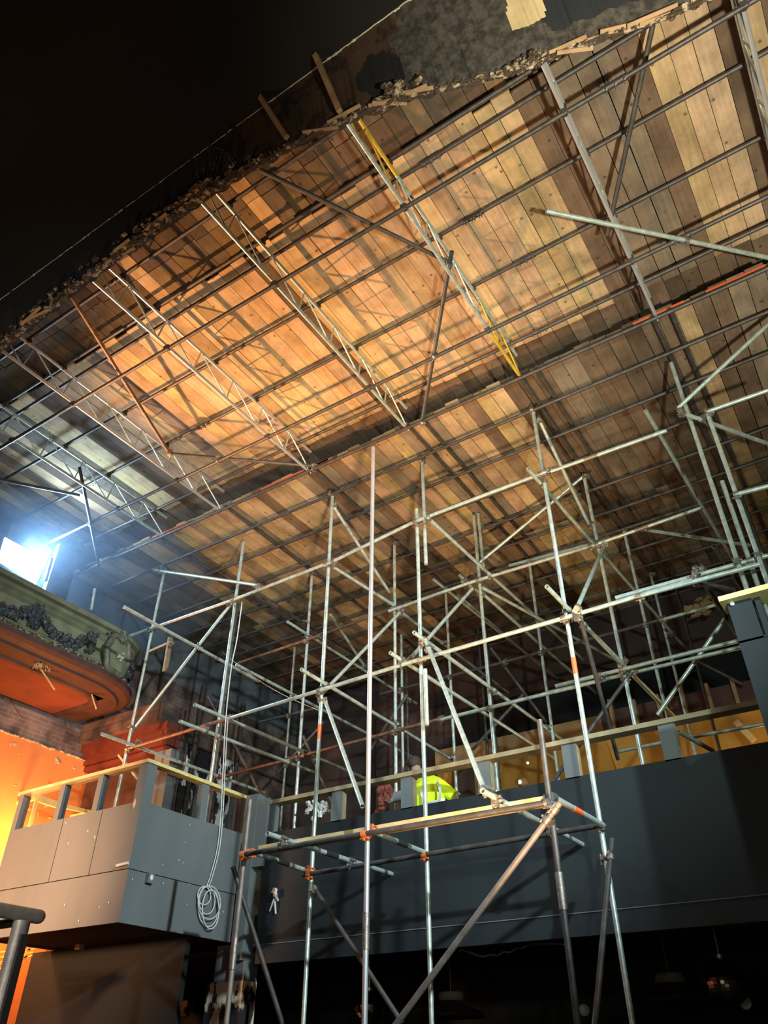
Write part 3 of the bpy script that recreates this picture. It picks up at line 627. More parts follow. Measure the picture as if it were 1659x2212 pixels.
# red bands and dark stripes painted on tubes
def band(lab_part, px, py, ln=.10, mt='tape', rad=.0285):
    for p, q, o in TUBES:
        if lab_part in o['label']:
            d = (q - p).normalized(); best = min((((lambda c: (c - CAM - ray(px, py) * ((c - CAM).dot(F_))).length)(p + (q - p) * (k / 400)), k) for k in range(401)))[1]
            c = p + (q - p) * (best / 400) - o.location; m = MB(); m.tube(c - d * ln, c + d * ln, rad, 12, False)
            b = m.build('painted_band', mt); b.parent = o; return
band('tall upright with a red band, immediately', 688, 1580); band('tall upright with a red band right', 1242, 1437)
band('dark short transom with a red band', 1250, 1745, .09)
for a, b in [((612, 1860), 'dark'), ]: band('striped short transom', *a, .11, 'black')
band('long transom of the low bay', 716, 1846, .11, 'black'); band('short transom between gleaming', 868, 1820, .10, 'black')
band('pale upper ledger right of', 1276, 985, .09, 'coupler', .031); band('upper ledger with sleeve', 1385, 1140, .10, 'coupler', .031)
band('upright ending low beside', 503, 2060, .14, 'coupler', .034)
band('tall gleaming', 778, 2010, .15, 'coupler', .034); band('upright with free top', 1212, 1925, .14, 'coupler', .034)
# the plank on the low bay
m = MB(); p, q = at(600, 1848, ('z', 3.64)), at(1215, 1742, ('z', 3.64)); m.box((p.x, 6.70, 3.64), (q.x, 6.925, 3.678))
tag(m.build('scaffold_plank', 'newwood'), 'pale timber plank lying on the low bay in front of the dark parapet', 'plank')
# ------------------------------------------------------------------ balcony
m = MB()
m.box((-7.55, BALC, 3.01), (3.5, BALC + .12, 4.385)); m.box((-7.55, BALC + .012, 2.79), (3.5, BALC + .14, 3.0))
for x in (-4.35, -1.9): pass
struct(m, 'wall_balcony_parapet', 'fascia')
m = MB(); m.box((-7.6, BALC + .0, 3.0), (3.5, BALC + .006, 3.012)); struct(m, 'trim_2', 'grey')
struct(mb_box((-12, BALC + .12, 3.15), (5.6, 14.3, 3.38)), 'floor_balcony', 'black')
struct(mb_box((-12, BALC + .14, 2.95), (5.6, 14.3, 3.0)), 'ceiling_under_balcony', 'black')
m = MB(); p, q = at(586, 1736, ('y', BALC)), at(1645, 1498, ('y', BALC)); m.beam((p.x, BALC + .05, 4.80), (q.x + .2, BALC + .05, 4.80), .16, .055)
rail = tag(m.build('balcony_rail', 'railwood'), 'long raw timber handrail above the dark balcony parapet', 'rail')
for px, py in [(731, 1742), (882, 1707), (1049, 1680), (1233, 1632), (1444, 1590)]:
    p = at(px, py, ('y', BALC + .05)); m = MB(); m.box((p.x - .085, BALC - .0, 4.37), (p.x + .085, BALC + .11, 4.775))
    m.build('post', 'grey', rail)
    m = MB(); m.box((p.x + .087, BALC + .02, 4.37), (p.x + .095, BALC + .10, 4.775)); m.build('post_edge', 'railwood', rail)
# things under the balcony
m = MB(); m.box((-12, 12.0, 0), (5.6, 12.2, 2.95)); struct(m, 'wall_under_balcony', 'black')
m = MB(); m.box((-11.9, 9.0, 0), (-9.9, 9.1, 2.5)); struct(m, 'door_1', 'brownwall')
def mirror_ball(px, py, y, diam_px, lab):
    c = at(px, py, ('y', y)); r = diam_px / 2 / FPX * (c - CAM).dot(F_); e = empty('mirror_ball', c, lab, 'mirror ball')
    m = MB(); n, k = 36, 22
    for j in range(k):
        t0, t1 = math.pi * j / k, math.pi * (j + .93) / k
        for i in range(n):
            a0, a1 = 2 * math.pi * i / n, 2 * math.pi * (i + .93) / n; jit = random.uniform(-.012, .012); rr_ = r * (1 + random.uniform(-.004, .004))
            m.add([c + V3((math.sin(t) * math.cos(a), math.sin(t) * math.sin(a), math.cos(t) + jit * (a - a0))) * rr_ for t, a in ((t0, a0), (t1, a0), (t1, a1), (t0, a1))], [(0, 1, 2, 3)])
    m.build('mirror_tiles', 'mirror', e)
    m = MB(); m.blob(c, r * .97, rough=0, n=24, m=16); m.build('ball_core', 'black', e)
    m = MB(); m.tube(c + V3((0, 0, r)), (c.x, c.y, 2.95), .004, 6, False); m.tube(c + V3((0, 0, r * .97)), c + V3((0, 0, r + .03)), .03, 10, False); m.build('hanging_wire', 'steel', e)
mirror_ball(1567, 2122, 9.6, 92, 'larger mirror ball hanging under the balcony at the right')
mirror_ball(797, 2178, 9.6, 66, 'smaller mirror ball hanging behind the gleaming upright')
for (px, py), lab in [((1451, 2140), 'dim pendant with pale cap and wide dark red brim beside the larger mirror ball'), ((975, 2176), 'dim pendant with pale cap and wide brim near the long pinkish brace foot')]:
    c = at(px, py, ('y', 9.9)); e = empty('pendant_lamp', c, lab, 'lamp')
    m = MB(); m.lathe(c, [(.0, .16), (.15, .16), (.16, .14), (.16, .07), (.0, .07)], 20); m.build('cap', 'capdim', e)
    m = MB(); m.lathe(c, [(.12, .07), (.17, .03), (.40, -.06), (.42, -.10), (.40, -.11), (.0, -.09)], 24); m.build('brim', 'reddark', e)
    m = MB(); m.tube(c + V3((0, 0, .16)), (c.x, c.y, 2.95), .01, 6, False); m.build('stem', 'dark', e)
for (px, py), lab in [((1262, 2182), 'small pale ceiling disc between two low uprights'), ((1610, 2166), 'small dim disc right below the larger mirror ball')]:
    c = at(px, py, ('y', 9.9)); m = MB(); m.lathe(c, [(0, -.02), (.055, -.02), (.062, 0), (.055, .02), (0, .02)], 20, ray(px, py)); tag(m.build('ceiling_speaker', 'cable'), lab, 'speaker')
m = MB(); pts = [at(990 + i * 14, 2050 + 14 * math.sin(i * .35) + random.uniform(-3, 3), ('y', 8.75)) for i in range(18)]; m.path(pts, .012, 6)
for i in range(10): c = at(1060 + i * 14, 2040 + random.uniform(-6, 6), ('y', 8.8)); m.tube(c, c + V3((random.uniform(-.05, .05), .02, .1)), .02, 8, False)
tag(m.build('hanging_cabling', 'dark'), 'tangle of dim cables and fittings hanging under the balcony edge', 'cables')
p, q = at(290, 2172, ('y', 9.6)), at(408, 2186, ('y', 9.6)); m = MB(); m.box((p.x, 9.55, q.z - .05), (q.x, 9.62, p.z + .02)); e = m.build('lamp_batten', 'cable'); tag(e, 'dim metal batten with round lampholders under the booth', 'light fitting')
for k in range(3): c = at(327 + 38 * k, 2182, ('y', 9.54)); m = MB(); m.lathe(c, [(0, .03), (.035, .03), (.04, 0), (.0, 0)], 16, (0, -1, 0)); m.build('lampholder', 'dark', e)
# ------------------------------------------------------------------ booths
m = MB(); x0, x1, y0, y1 = BX0, BX1, BY, BALC
T_ = .05
m.box((x0, y0, 3.64), (x1, y0 + T_, ZS)); m.box((x0, y0 + .008, ZB), (x1 - .008, y0 + T_, 3.632))
m.box((x1 - T_, y0 + T_, 3.64), (x1, y1, ZS)); m.box((x1 - T_, y0 + T_, ZB), (x1 - .008, y1, 3.632))
m.box((x0, y0 + T_, ZB), (x0 + T_, y1, ZS)); m.box((x0 + T_, y0 + T_, ZB + .02), (x1 - T_, y1, ZB + .06), mi=1)
m.box((x0, y0, ZS), (x0 + .10, y0 + .12, ZR - .05)); m.box((x1 - .16, y0, ZS), (x1, y0 + .16, ZR - .05))
for px in (130, 208):
    c = at(px, 1725, ('y', y0)); m.box((c.x - .05, y0, ZS), (c.x + .05, y0 + .10, ZR - .05))
c = at(441, 1740, ('x', x1)); ym = c.y; m.box((x1 - .10, ym - .06, ZS), (x1, ym + .06, ZR - .05)); m.box((x1 - .1, y1 - .12, ZS), (x1, y1, ZR - .05), mi=2)
booth = tag(m.build('control_booth', ['grey', 'black', 'redbrown']), 'grey-painted corner booth jutting from the balcony, with glazed openings and cable on its side', 'booth')
m = MB(); m.box((x0 - .02, y0 - .03, ZR - .045), (x1 + .02, y0 + .13, ZR)); m.build('front_rail', 'newwood', booth)
m = MB(); m.box((x1 - .12, y0 + .13, ZR - .045), (x1 + .02, y1 + .02, ZR)); m.build('side_rail', 'ywood', booth)
m = MB(); m.box((x1 - .015, BALC - .035, 4.30), (x1 + .012, BALC + .01, ZR - .045)); m.build('edge_batten', 'ywood', booth)
xa = [x0 + .1, at(130, 1725, ('y', y0)).x, at(208, 1725, ('y', y0)).x, x1 - .16]
for a, b in zip(xa[:-1], xa[1:]):
    m = MB(); m.box((a + .05, y0 + .04, ZS), (b - .05, y0 + .046, ZR - .05)); m.build('pane', 'glass', booth)
for a, b in ((y0 + .16, ym - .06), (ym + .06, y1 - .12)):
    m = MB(); m.box((x1 - .05, a, ZS), (x1 - .044, b, ZR - .05)); m.build('pane', 'glass', booth)
m = MB()
for px in (118, 200): c = at(px, 1850, ('y', y0)); m.box((c.x - .004, y0 - .003, 3.645), (c.x + .004, y0, ZS - .01))
m.build('panel_joint', 'fascia', booth)
for px, py in [(142, 1778), (148, 1822), (205, 1808), (190, 1795), (140, 1955), (235, 1950), (170, 1990), (215, 1960)]:
    c = at(px, py, ('y', y0)); m = MB(); m.blob(c, .010, .007, .015, px, .4, 6, 4); m.build('paint_chip', 'chip', booth)
for px, py in [(410, 1782), (387, 1858), (395, 1864), (352, 1868), (400, 1820), (408, 1910), (353, 1908), (404, 1954), (482, 1970), (286, 1900)]:
    c = at(px, py, ('x', x1)); m = MB(); m.blob(c, .004, .006, .010, px, .4, 6, 4); m.build('paint_chip', 'white', booth)
c = at(290, 1738, ('y', y0)); m = MB(); m.blob(c, .02, .02, .06, 3, .4); m.build('paint_chip', 'cream', booth)
c = at(321, 1897, ('x', x1)); m = MB(); m.box((c.x, c.y - .045, c.z - .06), (c.x + .05, c.y + .045, c.z + .06)); e = m.build('switch_box', 'grey'); tag(e, 'small switch box with white face on the booth side', 'switch')
m = MB(); m.blob((c.x + .055, c.y, c.z), .012, .03, .035, 1, .1); m.build('white_face', 'white', e)
c = at(267, 1869, ('y', y0)); m = MB(); m.beam((c.x - .10, y0 - .02, c.z), (c.x + .10, y0 - .02, c.z + .01), .03, .03); tag(m.build('corner_bracket', 'cable'), 'small pale bracket at the booth corner seam', 'bracket')
# black bottom ring in front of the booth: white box below
c = at(168, 2038, ('y', 7.6)); m = MB(); m.box((c.x - .05, 7.6, c.z - .07), (c.x + .05, 7.68, c.z + .07)); tag(m.build('wall_box', 'cream'), 'small dim pale box on the dark wall under the booth', 'box')
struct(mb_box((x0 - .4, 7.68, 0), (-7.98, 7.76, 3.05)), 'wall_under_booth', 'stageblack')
# column between booth and parapet, torn posters at its foot
m = MB(); m.box((-7.93, BALC - .06, 2.84), (-7.72, BALC + .25, 4.95), mi=0); m.box((-7.72, BALC - .05, 3.95), (-7.52, BALC + .2, 4.86), mi=0); m.box((-7.52, BALC + .02, 4.37), (-7.42, BALC + .1, 4.8), mi=0)
m.box((-7.95, BALC - .0, 2.62), (-7.70, BALC + .25, 2.84), mi=0); m.box((-8.3, BALC + .08, 2.0), (-7.92, BALC + .25, 3.05), mi=0)
m.box((-8.32, BALC - .01, 0), (-7.70, BALC + .26, 2.62), mi=1); struct(m, 'column', ['grey', 'poster'])
c = at(600, 1945, ('y', BALC)); m = MB(); m.tube(c, c + V3((.02, -.10, .06)), .02, 8, False); m.blob(c + V3((.02, -.1, .08)), .035, .03, .05, 2, .4); m.tube(c + V3((-.10, -.03, -.12)), c + V3((0, -.08, 0)), .012, 6, False); m.tube(c + V3((0, -.02, -.16)), c + V3((.01, -.07, -.02)), .014, 6, False)
tag(m.build('broken_bracket', 'cable'), 'broken white metal fitting sticking out of the dark parapet', 'bracket')
# right-hand booth
m = MB(); xe, ye = -.67, 6.80
m.box((xe, ye, 3.0), (3.4, ye + .06, 4.72)); m.box((xe, ye + .06, 3.0), (xe + .06, BALC, 4.72)); m.box((xe, ye, 4.72), (xe + .21, ye + .18, 5.12)); m.box((xe + .23, ye + .02, 4.72), (xe + .28, ye + .16, 5.12))
m.box((xe + 1.3, ye, 4.72), (xe + 1.5, ye + .18, 5.12)); m.box((xe, ye, 4.715), (3.4, ye + .08, 4.735))
b2 = tag(m.build('side_booth', 'fascia'), 'dark green-grey panelled booth corner at the picture edge under a timber cap', 'booth')
m = MB(); m.box((xe - .05, ye - .08, 5.12), (3.4, ye + .2, 5.17)); m.build('timber_cap', 'ywood', b2)
c = at(1582, 1305, ('y', ye)); m = MB(); m.lathe(c, [(0, .02), (.018, .02), (.022, 0), (0, 0)], 14, (0, -1, 0)); m.build('screw_plate', 'white', b2)
# cable coil on the booth
xp = BX1 + .03; path = [at(523, 1300, ('y', 7.62)), at(512, 1380, ('y', 7.62)), at(500, 1440, ('y', 7.62)), at(488, 1550, ('y', 7.60)), at(483, 1640, ('x', xp)), at(480, 1700, ('x', xp)), at(477, 1760, ('x', xp)), at(470, 1830, ('x', xp)), at(455, 1890, ('x', xp)), at(446, 1915, ('x', xp))]
def smooth(pts, k=6):
    out = []
    for i in range(len(pts) - 1):
        p0, p1, p2, p3 = pts[max(i - 1, 0)], pts[i], pts[i + 1], pts[min(i + 2, len(pts) - 1)]
        for j in range(k):
            t = j / k; out.append(.5 * ((2 * p1) + (p2 - p0) * t + (2 * p0 - 5 * p1 + 4 * p2 - p3) * t * t + (3 * p1 - p0 - 3 * p2 + p3) * t ** 3))
    return out + [pts[-1]]
m = MB(); m.path(smooth(path), .009, 6)
m.path(smooth([p + V3((.02, .02, 0)) for p in path[3:]]), .008, 6)
for k, (cx, cy, rx, ry, dx) in enumerate([(450, 1958, 22, 44, .03), (447, 1945, 17, 30, .045), (455, 1965, 18, 42, .06), (441, 1935, 14, 20, .035), (452, 1950, 24, 36, .05)]):
    m.path([at(cx + rx * math.cos(t), cy + ry * math.sin(t), ('x', BX1 + dx)) for t in [2 * math.pi * i / 28 for i in range(29)]], .009, 6)
tag(m.build('cable_coil', 'cable'), 'grey cable running down and coiled on the booth side', 'cable')
# ------------------------------------------------------------------ ornate box on the side wall
pathp = [V3((-10.2, y, 0)) for y in (-1, 1, 2.5, 3.5, 4.5, 5.2, 6.0, 6.6, 7.0)] + [V3((-10.2 - .9 * (1 - math.cos(a)) - .0, 7.0 + 1.15 * math.sin(a), 0)) for a in [math.pi / 2 * k / 10 for k in range(1, 11)]] + [V3((-11.6, 8.15, 0)), V3((-11.98, 8.15, 0))]
prof = [(.10, 7.78, 0), (.10, 7.70, 0), (.03, 7.68, 0), (.03, 7.62, 0), (-.02, 7.58, 0), (0, 7.54, 0), (-.05, 7.50, 0), (-.06, 7.30, 0), (-.03, 7.15, 0), (.03, 7.10, 0), (.0, 7.06, 0), (.05, 7.02, 0), (.10, 6.98, 1), (.10, 6.90, 1), (.03, 6.86, 1), (-.10, 6.84, 1), (-.12, 6.80, 1), (-.45, 6.80, 1), (-.48, 6.76, 1), (-.56, 6.76, 1), (-.60, 6.80, 1)]
m = MB(); vs = []; n = len(prof)
for i, p in enumerate(pathp):
    d = (pathp[min(i + 1, len(pathp) - 1)] - pathp[max(i - 1, 0)]).normalized(); nrm = V3((d.y, -d.x, 0))
    for o2, z, _ in prof: vs.append(p + nrm * o2 + V3((0, 0, z)))
fs = [(i * n + j, i * n + j + 1, (i + 1) * n + j + 1, (i + 1) * n + j) for i in range(len(pathp) - 1) for j in range(n - 1)]
m.add(vs, fs, False); m.mi = [prof[j][2] for i in range(len(pathp) - 1) for j in range(n - 1)]
box = tag(m.build('theatre_box', ['olive', 'redbrown']), 'ornate plaster theatre box front with garlands high on the left wall', 'theatre box')
so = box.modifiers.new('thick', 'SOLIDIFY'); so.thickness = .03; so.offset = -1
m = MB(); m.box((XW, -1, 6.80), (-10.7, 7.6, 6.86)); m.build('soffit', 'redsoffit', box)
def on_box(s, z, off=.03):   # s = distance along the front from y=0
    acc = 0
    for a, b in zip(pathp[1:-1], pathp[2:]):
        L_ = (b - a).length
        if acc + L_ >= s: d = (b - a).normalized(); nrm = V3((d.y, -d.x, 0)); return a + d * (s - acc) + nrm * off + V3((0, 0, z)), d, nrm
        acc += L_
    d = V3((-1, 0, 0)); return pathp[-2] + V3((0, .03, z)), d, V3((0, 1, 0))
def swag(s0, s1, lab, drop=.31, nb=30):
    m = MB()
    for i in range(nb):
        t = i / (nb - 1); s = s0 + (s1 - s0) * t; z = 7.50 - drop * math.sin(math.pi * t) - .03
        p, d, nn = on_box(s - 1, z, -.01); k = .03 + .045 * math.sin(math.pi * t)
        for q in range(5): m.blob(p + d * random.gauss(0, k * .5) + nn * random.uniform(0, .05) + V3((0, 0, random.gauss(0, k * .8))), random.uniform(.024, .046), seed=i * 7 + q, rough=.35, n=6, m=5)
    for s, ln in ((s0, .34), (s1, .34)):
        for i in range(11):
            p, d, nn = on_box(s - 1, 7.52 - ln * i / 10, -.01)
            for q in range(4): m.blob(p + d * random.gauss(0, .034) + nn * random.uniform(0, .04) + V3((0, 0, random.gauss(0, .012))), random.uniform(.022, .04), seed=i + q, rough=.35, n=6, m=5)
    return m.build('fruit_garland', 'orn', box)
swag(3.5, 4.55, ''); swag(4.62, 5.65, ''); swag(5.72, 6.75, ''); 
swag(7.75, 8.25, '', .12, 14)
m = MB()      # leaf moulding along the bottom of the box front
s = 2.6
while s < 8.5:
    for k in range(2):
        p, d, nn = on_box(s - 1 + random.uniform(-.01, .01), 7.0 - .05 * k, .06); m.blob(p, .028, .028, .026, int(s * 91), .5, 6, 4)
        p2 = p + d * .05 + V3((0, 0, .05)); m.tube(p, p2, .016, 5, False)
    s += .05
m.build('leaf_moulding', 'rubble', box)
# cartouche
m = MB(); cx, dc, nc = on_box(6.25, 7.34, .0); pts = []
for i in range(40):
    a = 2 * math.pi * i / 40; rx, rz = .30, .34 * (1 if math.sin(a) < 0 else .86); rx *= 1 - .12 * math.cos(2 * a); k = 1 + .07 * math.cos(6 * a)
    pts.append(cx + dc * rx * k * math.cos(a) + V3((0, 0, rz * k * math.sin(a))) + nc * .09)
m.path(pts + pts[:1], .055, 8)
cen = cx + nc * .13; n0 = len(pts); m.add([cen] + pts, [(0, i + 1, (i + 1) % n0 + 1) for i in range(n0)], True, 1)
m.blob(cx + V3((0, 0, .33)) + nc * .10, .09, .09, .12, 5, .3, 12, 8); m.blob(cx + V3((0, 0, .27)) + nc * .13 , .055, .055, .07, 6, .3, 10, 7)
for sg in (-1, 1):
    for q in range(3):
        c = cx + dc * sg * (.20 - .05 * q) + V3((0, 0, .26 - .25 * q)) + nc * .06
        m.path([c + dc * sg * (.10 - .015 * i) * math.cos(i * .7) + V3((0, 0, (.10 - .015 * i) * math.sin(i * .7))) for i in range(7)], .022, 6)
m.build('cartouche', ['olivedark', 'olive'], box)
m = MB()
for i in range(14): m.blob(cx + dc * random.gauss(0, .05) + V3((0, 0, -.02 + random.gauss(0, .03))) + nc * .15, .03, .02, .022, i, .5, 6, 4)
m.build('chipped_spot', 'chip', box)
m = MB()
for px, py in [(165, 1400), (225, 1418), (120, 1440)]: pass
for k in range(24):
    p, d, nn = on_box(5.0 + random.gauss(.15, .07), 6.80, -.25 + random.gauss(0, .03)); m.beam(p, p + V3((random.uniform(-.06, .06), random.uniform(-.06, .06), -.05 - random.uniform(0, .04))), .01, .006)
m.build('torn_lath', 'newwood', box)
for (a, b), lab in zip([((88, 1445), (118, 1490)), ((198, 1500), (208, 1532))], ['thin wood lath hanging from the red ceiling under the box, the left one', 'thin wood lath hanging from the red ceiling under the box, the right one']):
    p = at(*a, ('z', 6.78)); q = at(*b, ('z', 6.55)); m = MB(); m.beam(p, q, .03, .012); tag(m.build('hanging_lath', 'newwood'), lab, 'lath')
# cornice across the wall return
m = MB(); p = at(372, 1540, ('y', 8.45)); xr = p.x
m.box((XW, 8.42, 6.12), (xr, 8.72, 6.26)); m.box((XW, 8.36, 6.26), (xr + .05, 8.72, 6.33)); m.box((XW, 8.30, 6.33), (xr + .1, 8.72, 6.46)); m.box((XW, 8.46, 6.02), (xr, 8.72, 6.10))
struct(m, 'trim_3', 'redtrim')
m = MB(); m.box((XW, 8.2, 6.46), (xr + .02, 8.75, 6.80)); struct(m, 'trim_4', 'brick')
m = MB(); p = at(345, 1600, ('y', 8.5)); q = at(378, 1600, ('y', 8.5)); m.box((p.x, 8.46, 2.9), (q.x, 8.72, 6.02)); struct(m, 'pillar', 'grey')
# broken plaster rim on the orange wall
m = MB()
for i in range(150): y = random.uniform(4.5, 8.5); m.blob((XW + .01, y, 6.22 + .02 * noise.noise(V3((y * 4, 0, 0)))), .02, random.uniform(.02, .045), random.uniform(.008, .02), i, .5, 6, 4)
for i in range(26): m.blob((XW + .004, random.uniform(6, 8.4), random.uniform(4.6, 6.1)), .006, random.uniform(.01, .05), random.uniform(.005, .03), i, .5, 6, 4)
for c, k in (((XW, 7.9, 6.05), .05),): m.blob(c, .02, k, k, 5, .5, 8, 6, 0)
o = m.build('trim_5', 'cream'); o['kind'] = 'structure'
# peeling black panel on the brick wall
p, q = at(372, 1590, ('x', XW + .03)), at(482, 1640, ('x', XW + .03))
m = MB(); m.box((XW + .001, 10.25, 3.4), (XW + .04, 12.3, 7.25)); tag(m.build('peeling_panel', 'peel'), 'black wall board with peeling white patches behind the booth', 'panel')
p = at(388, 1625, ('x', XW + .05)); m = MB(); m.box((XW + .041, p.y - .25, p.z - .35), (XW + .055, p.y + .2, p.z + .35)); tag(m.build('brick_patch', 'brickpale'), 'patch of bare pink brick at the edge of the peeling board', 'brick patch')
# flues / pipes up the brick wall
for i, y in enumerate((10.9, 11.6, 12.2)):
    m = MB(); m.tube((XW + .12, y, 3.4), (XW + .12, y, 8.6), .05, 10, False); tag(m.build('wall_pipe', 'brownwall'), ['rusty wall pipe beside the peeling black board', 'middle rusty pipe up the dark brick side wall', 'rusty pipe up the side wall nearest the back corner'][i], 'pipe')
# bare timber frame above the box
m = MB(); a, b, c, d = at(318, 1412, ('y', 8.6)), at(372, 1388, ('y', 8.6)), at(368, 1378, ('y', 8.6)), at(356, 1452, ('y', 8.6))
m.beam(a, b, .05, .09, (0, 1, 0)); m.beam(c, d, .05, .09, (0, 1, 0)); tag(m.build('timber_bracket', 'oldwood'), 'bare L-shaped timber frame piece beyond the ornate box end', 'timber')
# floodlight
fl = empty('floodlight', (-11.5, 6.0, 9.2), 'glaring white floodlight with blue glow at the left edge under the roof', 'floodlight')
cs = [at(x, y, ('x', -11.45)) for x, y in [(10, 1160), (97, 1207), (76, 1262), (-6, 1212)]]
m = MB(); m.add(cs, [(0, 1, 2, 3)]); m.build('lit_face', 'flood', fl)
cc = sum(cs, V3()) / 4; oc = [cc + (c - cc) * 1.1 for c in cs]; bk = [c + V3((-.15, 0, 0)) for c in oc]
m = MB(); m.add([c + V3((-.01, 0, 0)) for c in oc] + bk, [(4, 5, 6, 7), (0, 4, 7, 3), (1, 2, 6, 5), (0, 1, 5, 4), (3, 7, 6, 2), (0, 3, 2, 1)]); m.build('housing', 'black', fl)
m = MB(); m.path([cs[0] + V3((-.05, -.08, 0)), cs[0] + V3((-.05, -.1, .3)), cs[1] + V3((-.05, .1, .3)), cs[1] + V3((-.05, .08, 0))], .015, 6); m.build('bracket', 'dark', fl)
for (px, py), ln, lab in [((0, 1140), .35, 'dark loudspeaker-like block above the floodlight at the frame edge'), ]:
    c = at(px, py, ('x', -11.4)); m = MB(); m.box((c.x - .15, c.y - .3, c.z - .15), (c.x + .1, c.y + .12, c.z + .22)); tag(m.build('dark_block', 'void'), lab, 'block')
m = MB(); m.beam(at(98, 1255, ('x', -11.0)), at(112, 1205, ('x', -11.0)), .05, .05); c = at(100, 1260, ('x', -11)); m.box((c.x - .1, c.y + .02, 6.9), (c.x, c.y + .45, 9.3)); tag(m.build('wall_pilaster', 'plasterwall'), 'bluish wall pier right beside the floodlight', 'pier')
T(197, 1318, ('x', -10.6), 205, 1272, ('x', -10.6), 'short upright stub behind the ornate box rim', reg=False)
T(75, 1270, ('x', -11.0), 112, 1190, ('x', -11.0), 'thin bluish upright beside the floodlight', reg=False)
# ------------------------------------------------------------------ back of the hall
m = MB()
m.box((-7.4, 13.2, 6.50), (5.5, 13.3, 6.93), mi=0)
struct(m, 'wall_circle_front', ['tan'])
struct(mb_box((-3.9, 13.14, 6.52), (5.5, 13.2, 6.95)), 'wall_circle_red', 'redbrown')
jx = -3.7; k = 0
while jx < .2:
    m = MB(); m.box((jx, 13.04, 6.50), (jx + .06, 13.15, 7.02 if k % 3 else 7.12)); tag(m.build('timber_joist', 'oldwood'), 'short bare joist on the red circle front above the timber rail', 'joist', 'joists along the red circle front'); jx += .42; k += 1
m = MB(); m.add([(-3.9, 13.2, 6.5), (5.5, 13.2, 6.5), (5.5, 14.3, 5.0), (-3.9, 14.3, 5.0)], [(0, 1, 2, 3)]); m.add([(-7.4, 13.2, 6.5), (-3.9, 13.2, 6.5), (-3.9, 14.3, 5.6), (-7.4, 14.3, 5.6)], [(0, 1, 2, 3)]); struct(m, 'ceiling_under_circle', 'ysoffit')
struct(mb_box((-9.4, 14.1, 3.4), (5.5, 14.28, 8.0)), 'wall_back_void', 'void')  # black slab in place of the unlit opening
struct(mb_box((-9.4, 14.05, 5.0), (-7.2, 14.2, 8.6)), 'wall_back_brick', brick('brick_back', (.09, .055, .045), (.06, .04, .035), (.06, .055, .05), (0, 2)))
struct(mb_box((-7.3, 13.9, 8.0), (5.5, 14.25, 9.3)), 'wall_back_upper', 'brownwall')
struct(mb_box((-6.9, 13.0, 3.4), (-6.6, 13.3, 6.5)), 'pillar_back', 'brownwall')
# torn ceiling scrap
c = at(1505, 1310, ('y', 13.4)); m = MB()
for i in range(30): m.blob(c + V3((max(-.2, min(.3, random.gauss(.05, .12))), random.gauss(0, .04), max(-.2, min(.1, random.gauss(-.05, .08))))), random.uniform(.06, .10), .05, random.uniform(.02, .06), i, .5, 7, 5)
tag(m.build('torn_plaster', 'tan'), 'ragged torn plaster scrap hanging below the far roof edge', 'plaster')
c = at(1128, 1690, ('y', 12.4)); m = MB(); m.blob(c, .10, .10, .07, 2, .25, 10, 8); m.tube(c, (c.x, c.y, 3.38), .015, 8, False); o = m.build('work_lantern', 'tan'); tag(o, 'small glowing work lantern behind the parapet right of the worker', 'lantern'); m = MB(); m.blob(c + V3((.0, -.1, -.02)), .03, .02, .035, 1, .1); m.build('lit_lens', 'bulb', o)
c = at(1140, 1648, ('y', 12.6)); m = MB(); m.blob(c, .022, rough=0); m.tube(c, (c.x, c.y, 6.6), .003, 5, False, 1); tag(m.build('light_bulb', ['bulb', 'dark']), 'tiny bare glowing bulb on a wire above the work lantern', 'bulb')
p, q = at(1590, 1560, ('y', 13.0)), at(1628, 1600, ('y', 13.0)); m = MB(); m.beam(p, q, .12, .10); tag(m.build('loose_timber', 'newwood'), 'lit slanting timber below the red joist band', 'timber')
m = MB(); c = at(828, 1712, ('y', 9.2))
for i in range(24): m.blob(c + V3((random.gauss(0, .05), random.gauss(0, .03), random.uniform(-1.25, .08) if i > 8 else random.gauss(0, .07))), .05, .03, .07, i, .5, 7, 5)
tag(m.build('orange_rag', 'rag'), 'crumpled red-orange rag behind the parapet left of the worker', 'rag')
m = MB(); c = at(860, 1722, ('y', 9.3)); m.tube(c - V3((.15, 0, 0)), c + V3((.15, 0, .02)), .07, 10, False); tag(m.build('rolled_sheet', 'glove'), 'pale rolled sheet at the foot of the upright left of the worker', 'roll')
m = MB()
for i in range(26): c = at(690 + random.gauss(0, 16), 1745 + random.gauss(0, 10), ('y', 9.2)); m.blob(c, random.uniform(.02, .05), seed=i, rough=.5, n=6, m=4)
o = tag(m.build('plastic_debris', 'cable'), 'heap of crumpled pale plastic debris behind the parapet', 'debris'); o['kind'] = 'stuff'
# corridor light fitting and frame seen through the booth
m = MB(); m.beam(at(80, 1724, ('x', -11.5)), at(122, 1738, ('x', -11.5)), .05, .10); m.beam(at(122, 1738, ('x', -11.5)), at(195, 1755, ('x', -11.5)), .05, .06); m.beam(at(80, 1724, ('x', -11.5)), at(64, 1785, ('x', -11.5)), .04, .05); c = at(80, 1724, ('x', -11.5)); m.beam(c, (XW, c.y, c.z), .05, .05); c = at(195, 1755, ('x', -11.5)); m.beam(c, (XW, c.y, c.z), .05, .05)
tag(m.build('timber_trestle', 'ywood'), 'brightly lit timber frame seen through the booth\'s left openings', 'frame')
m = MB(); m.beam(at(258, 1632, ('y', 7.9)), at(300, 1685, ('y', 7.9)), .06, .03); tag(m.build('loose_batten', 'newwood'), 'short pale batten leaning behind the booth corner', 'batten')
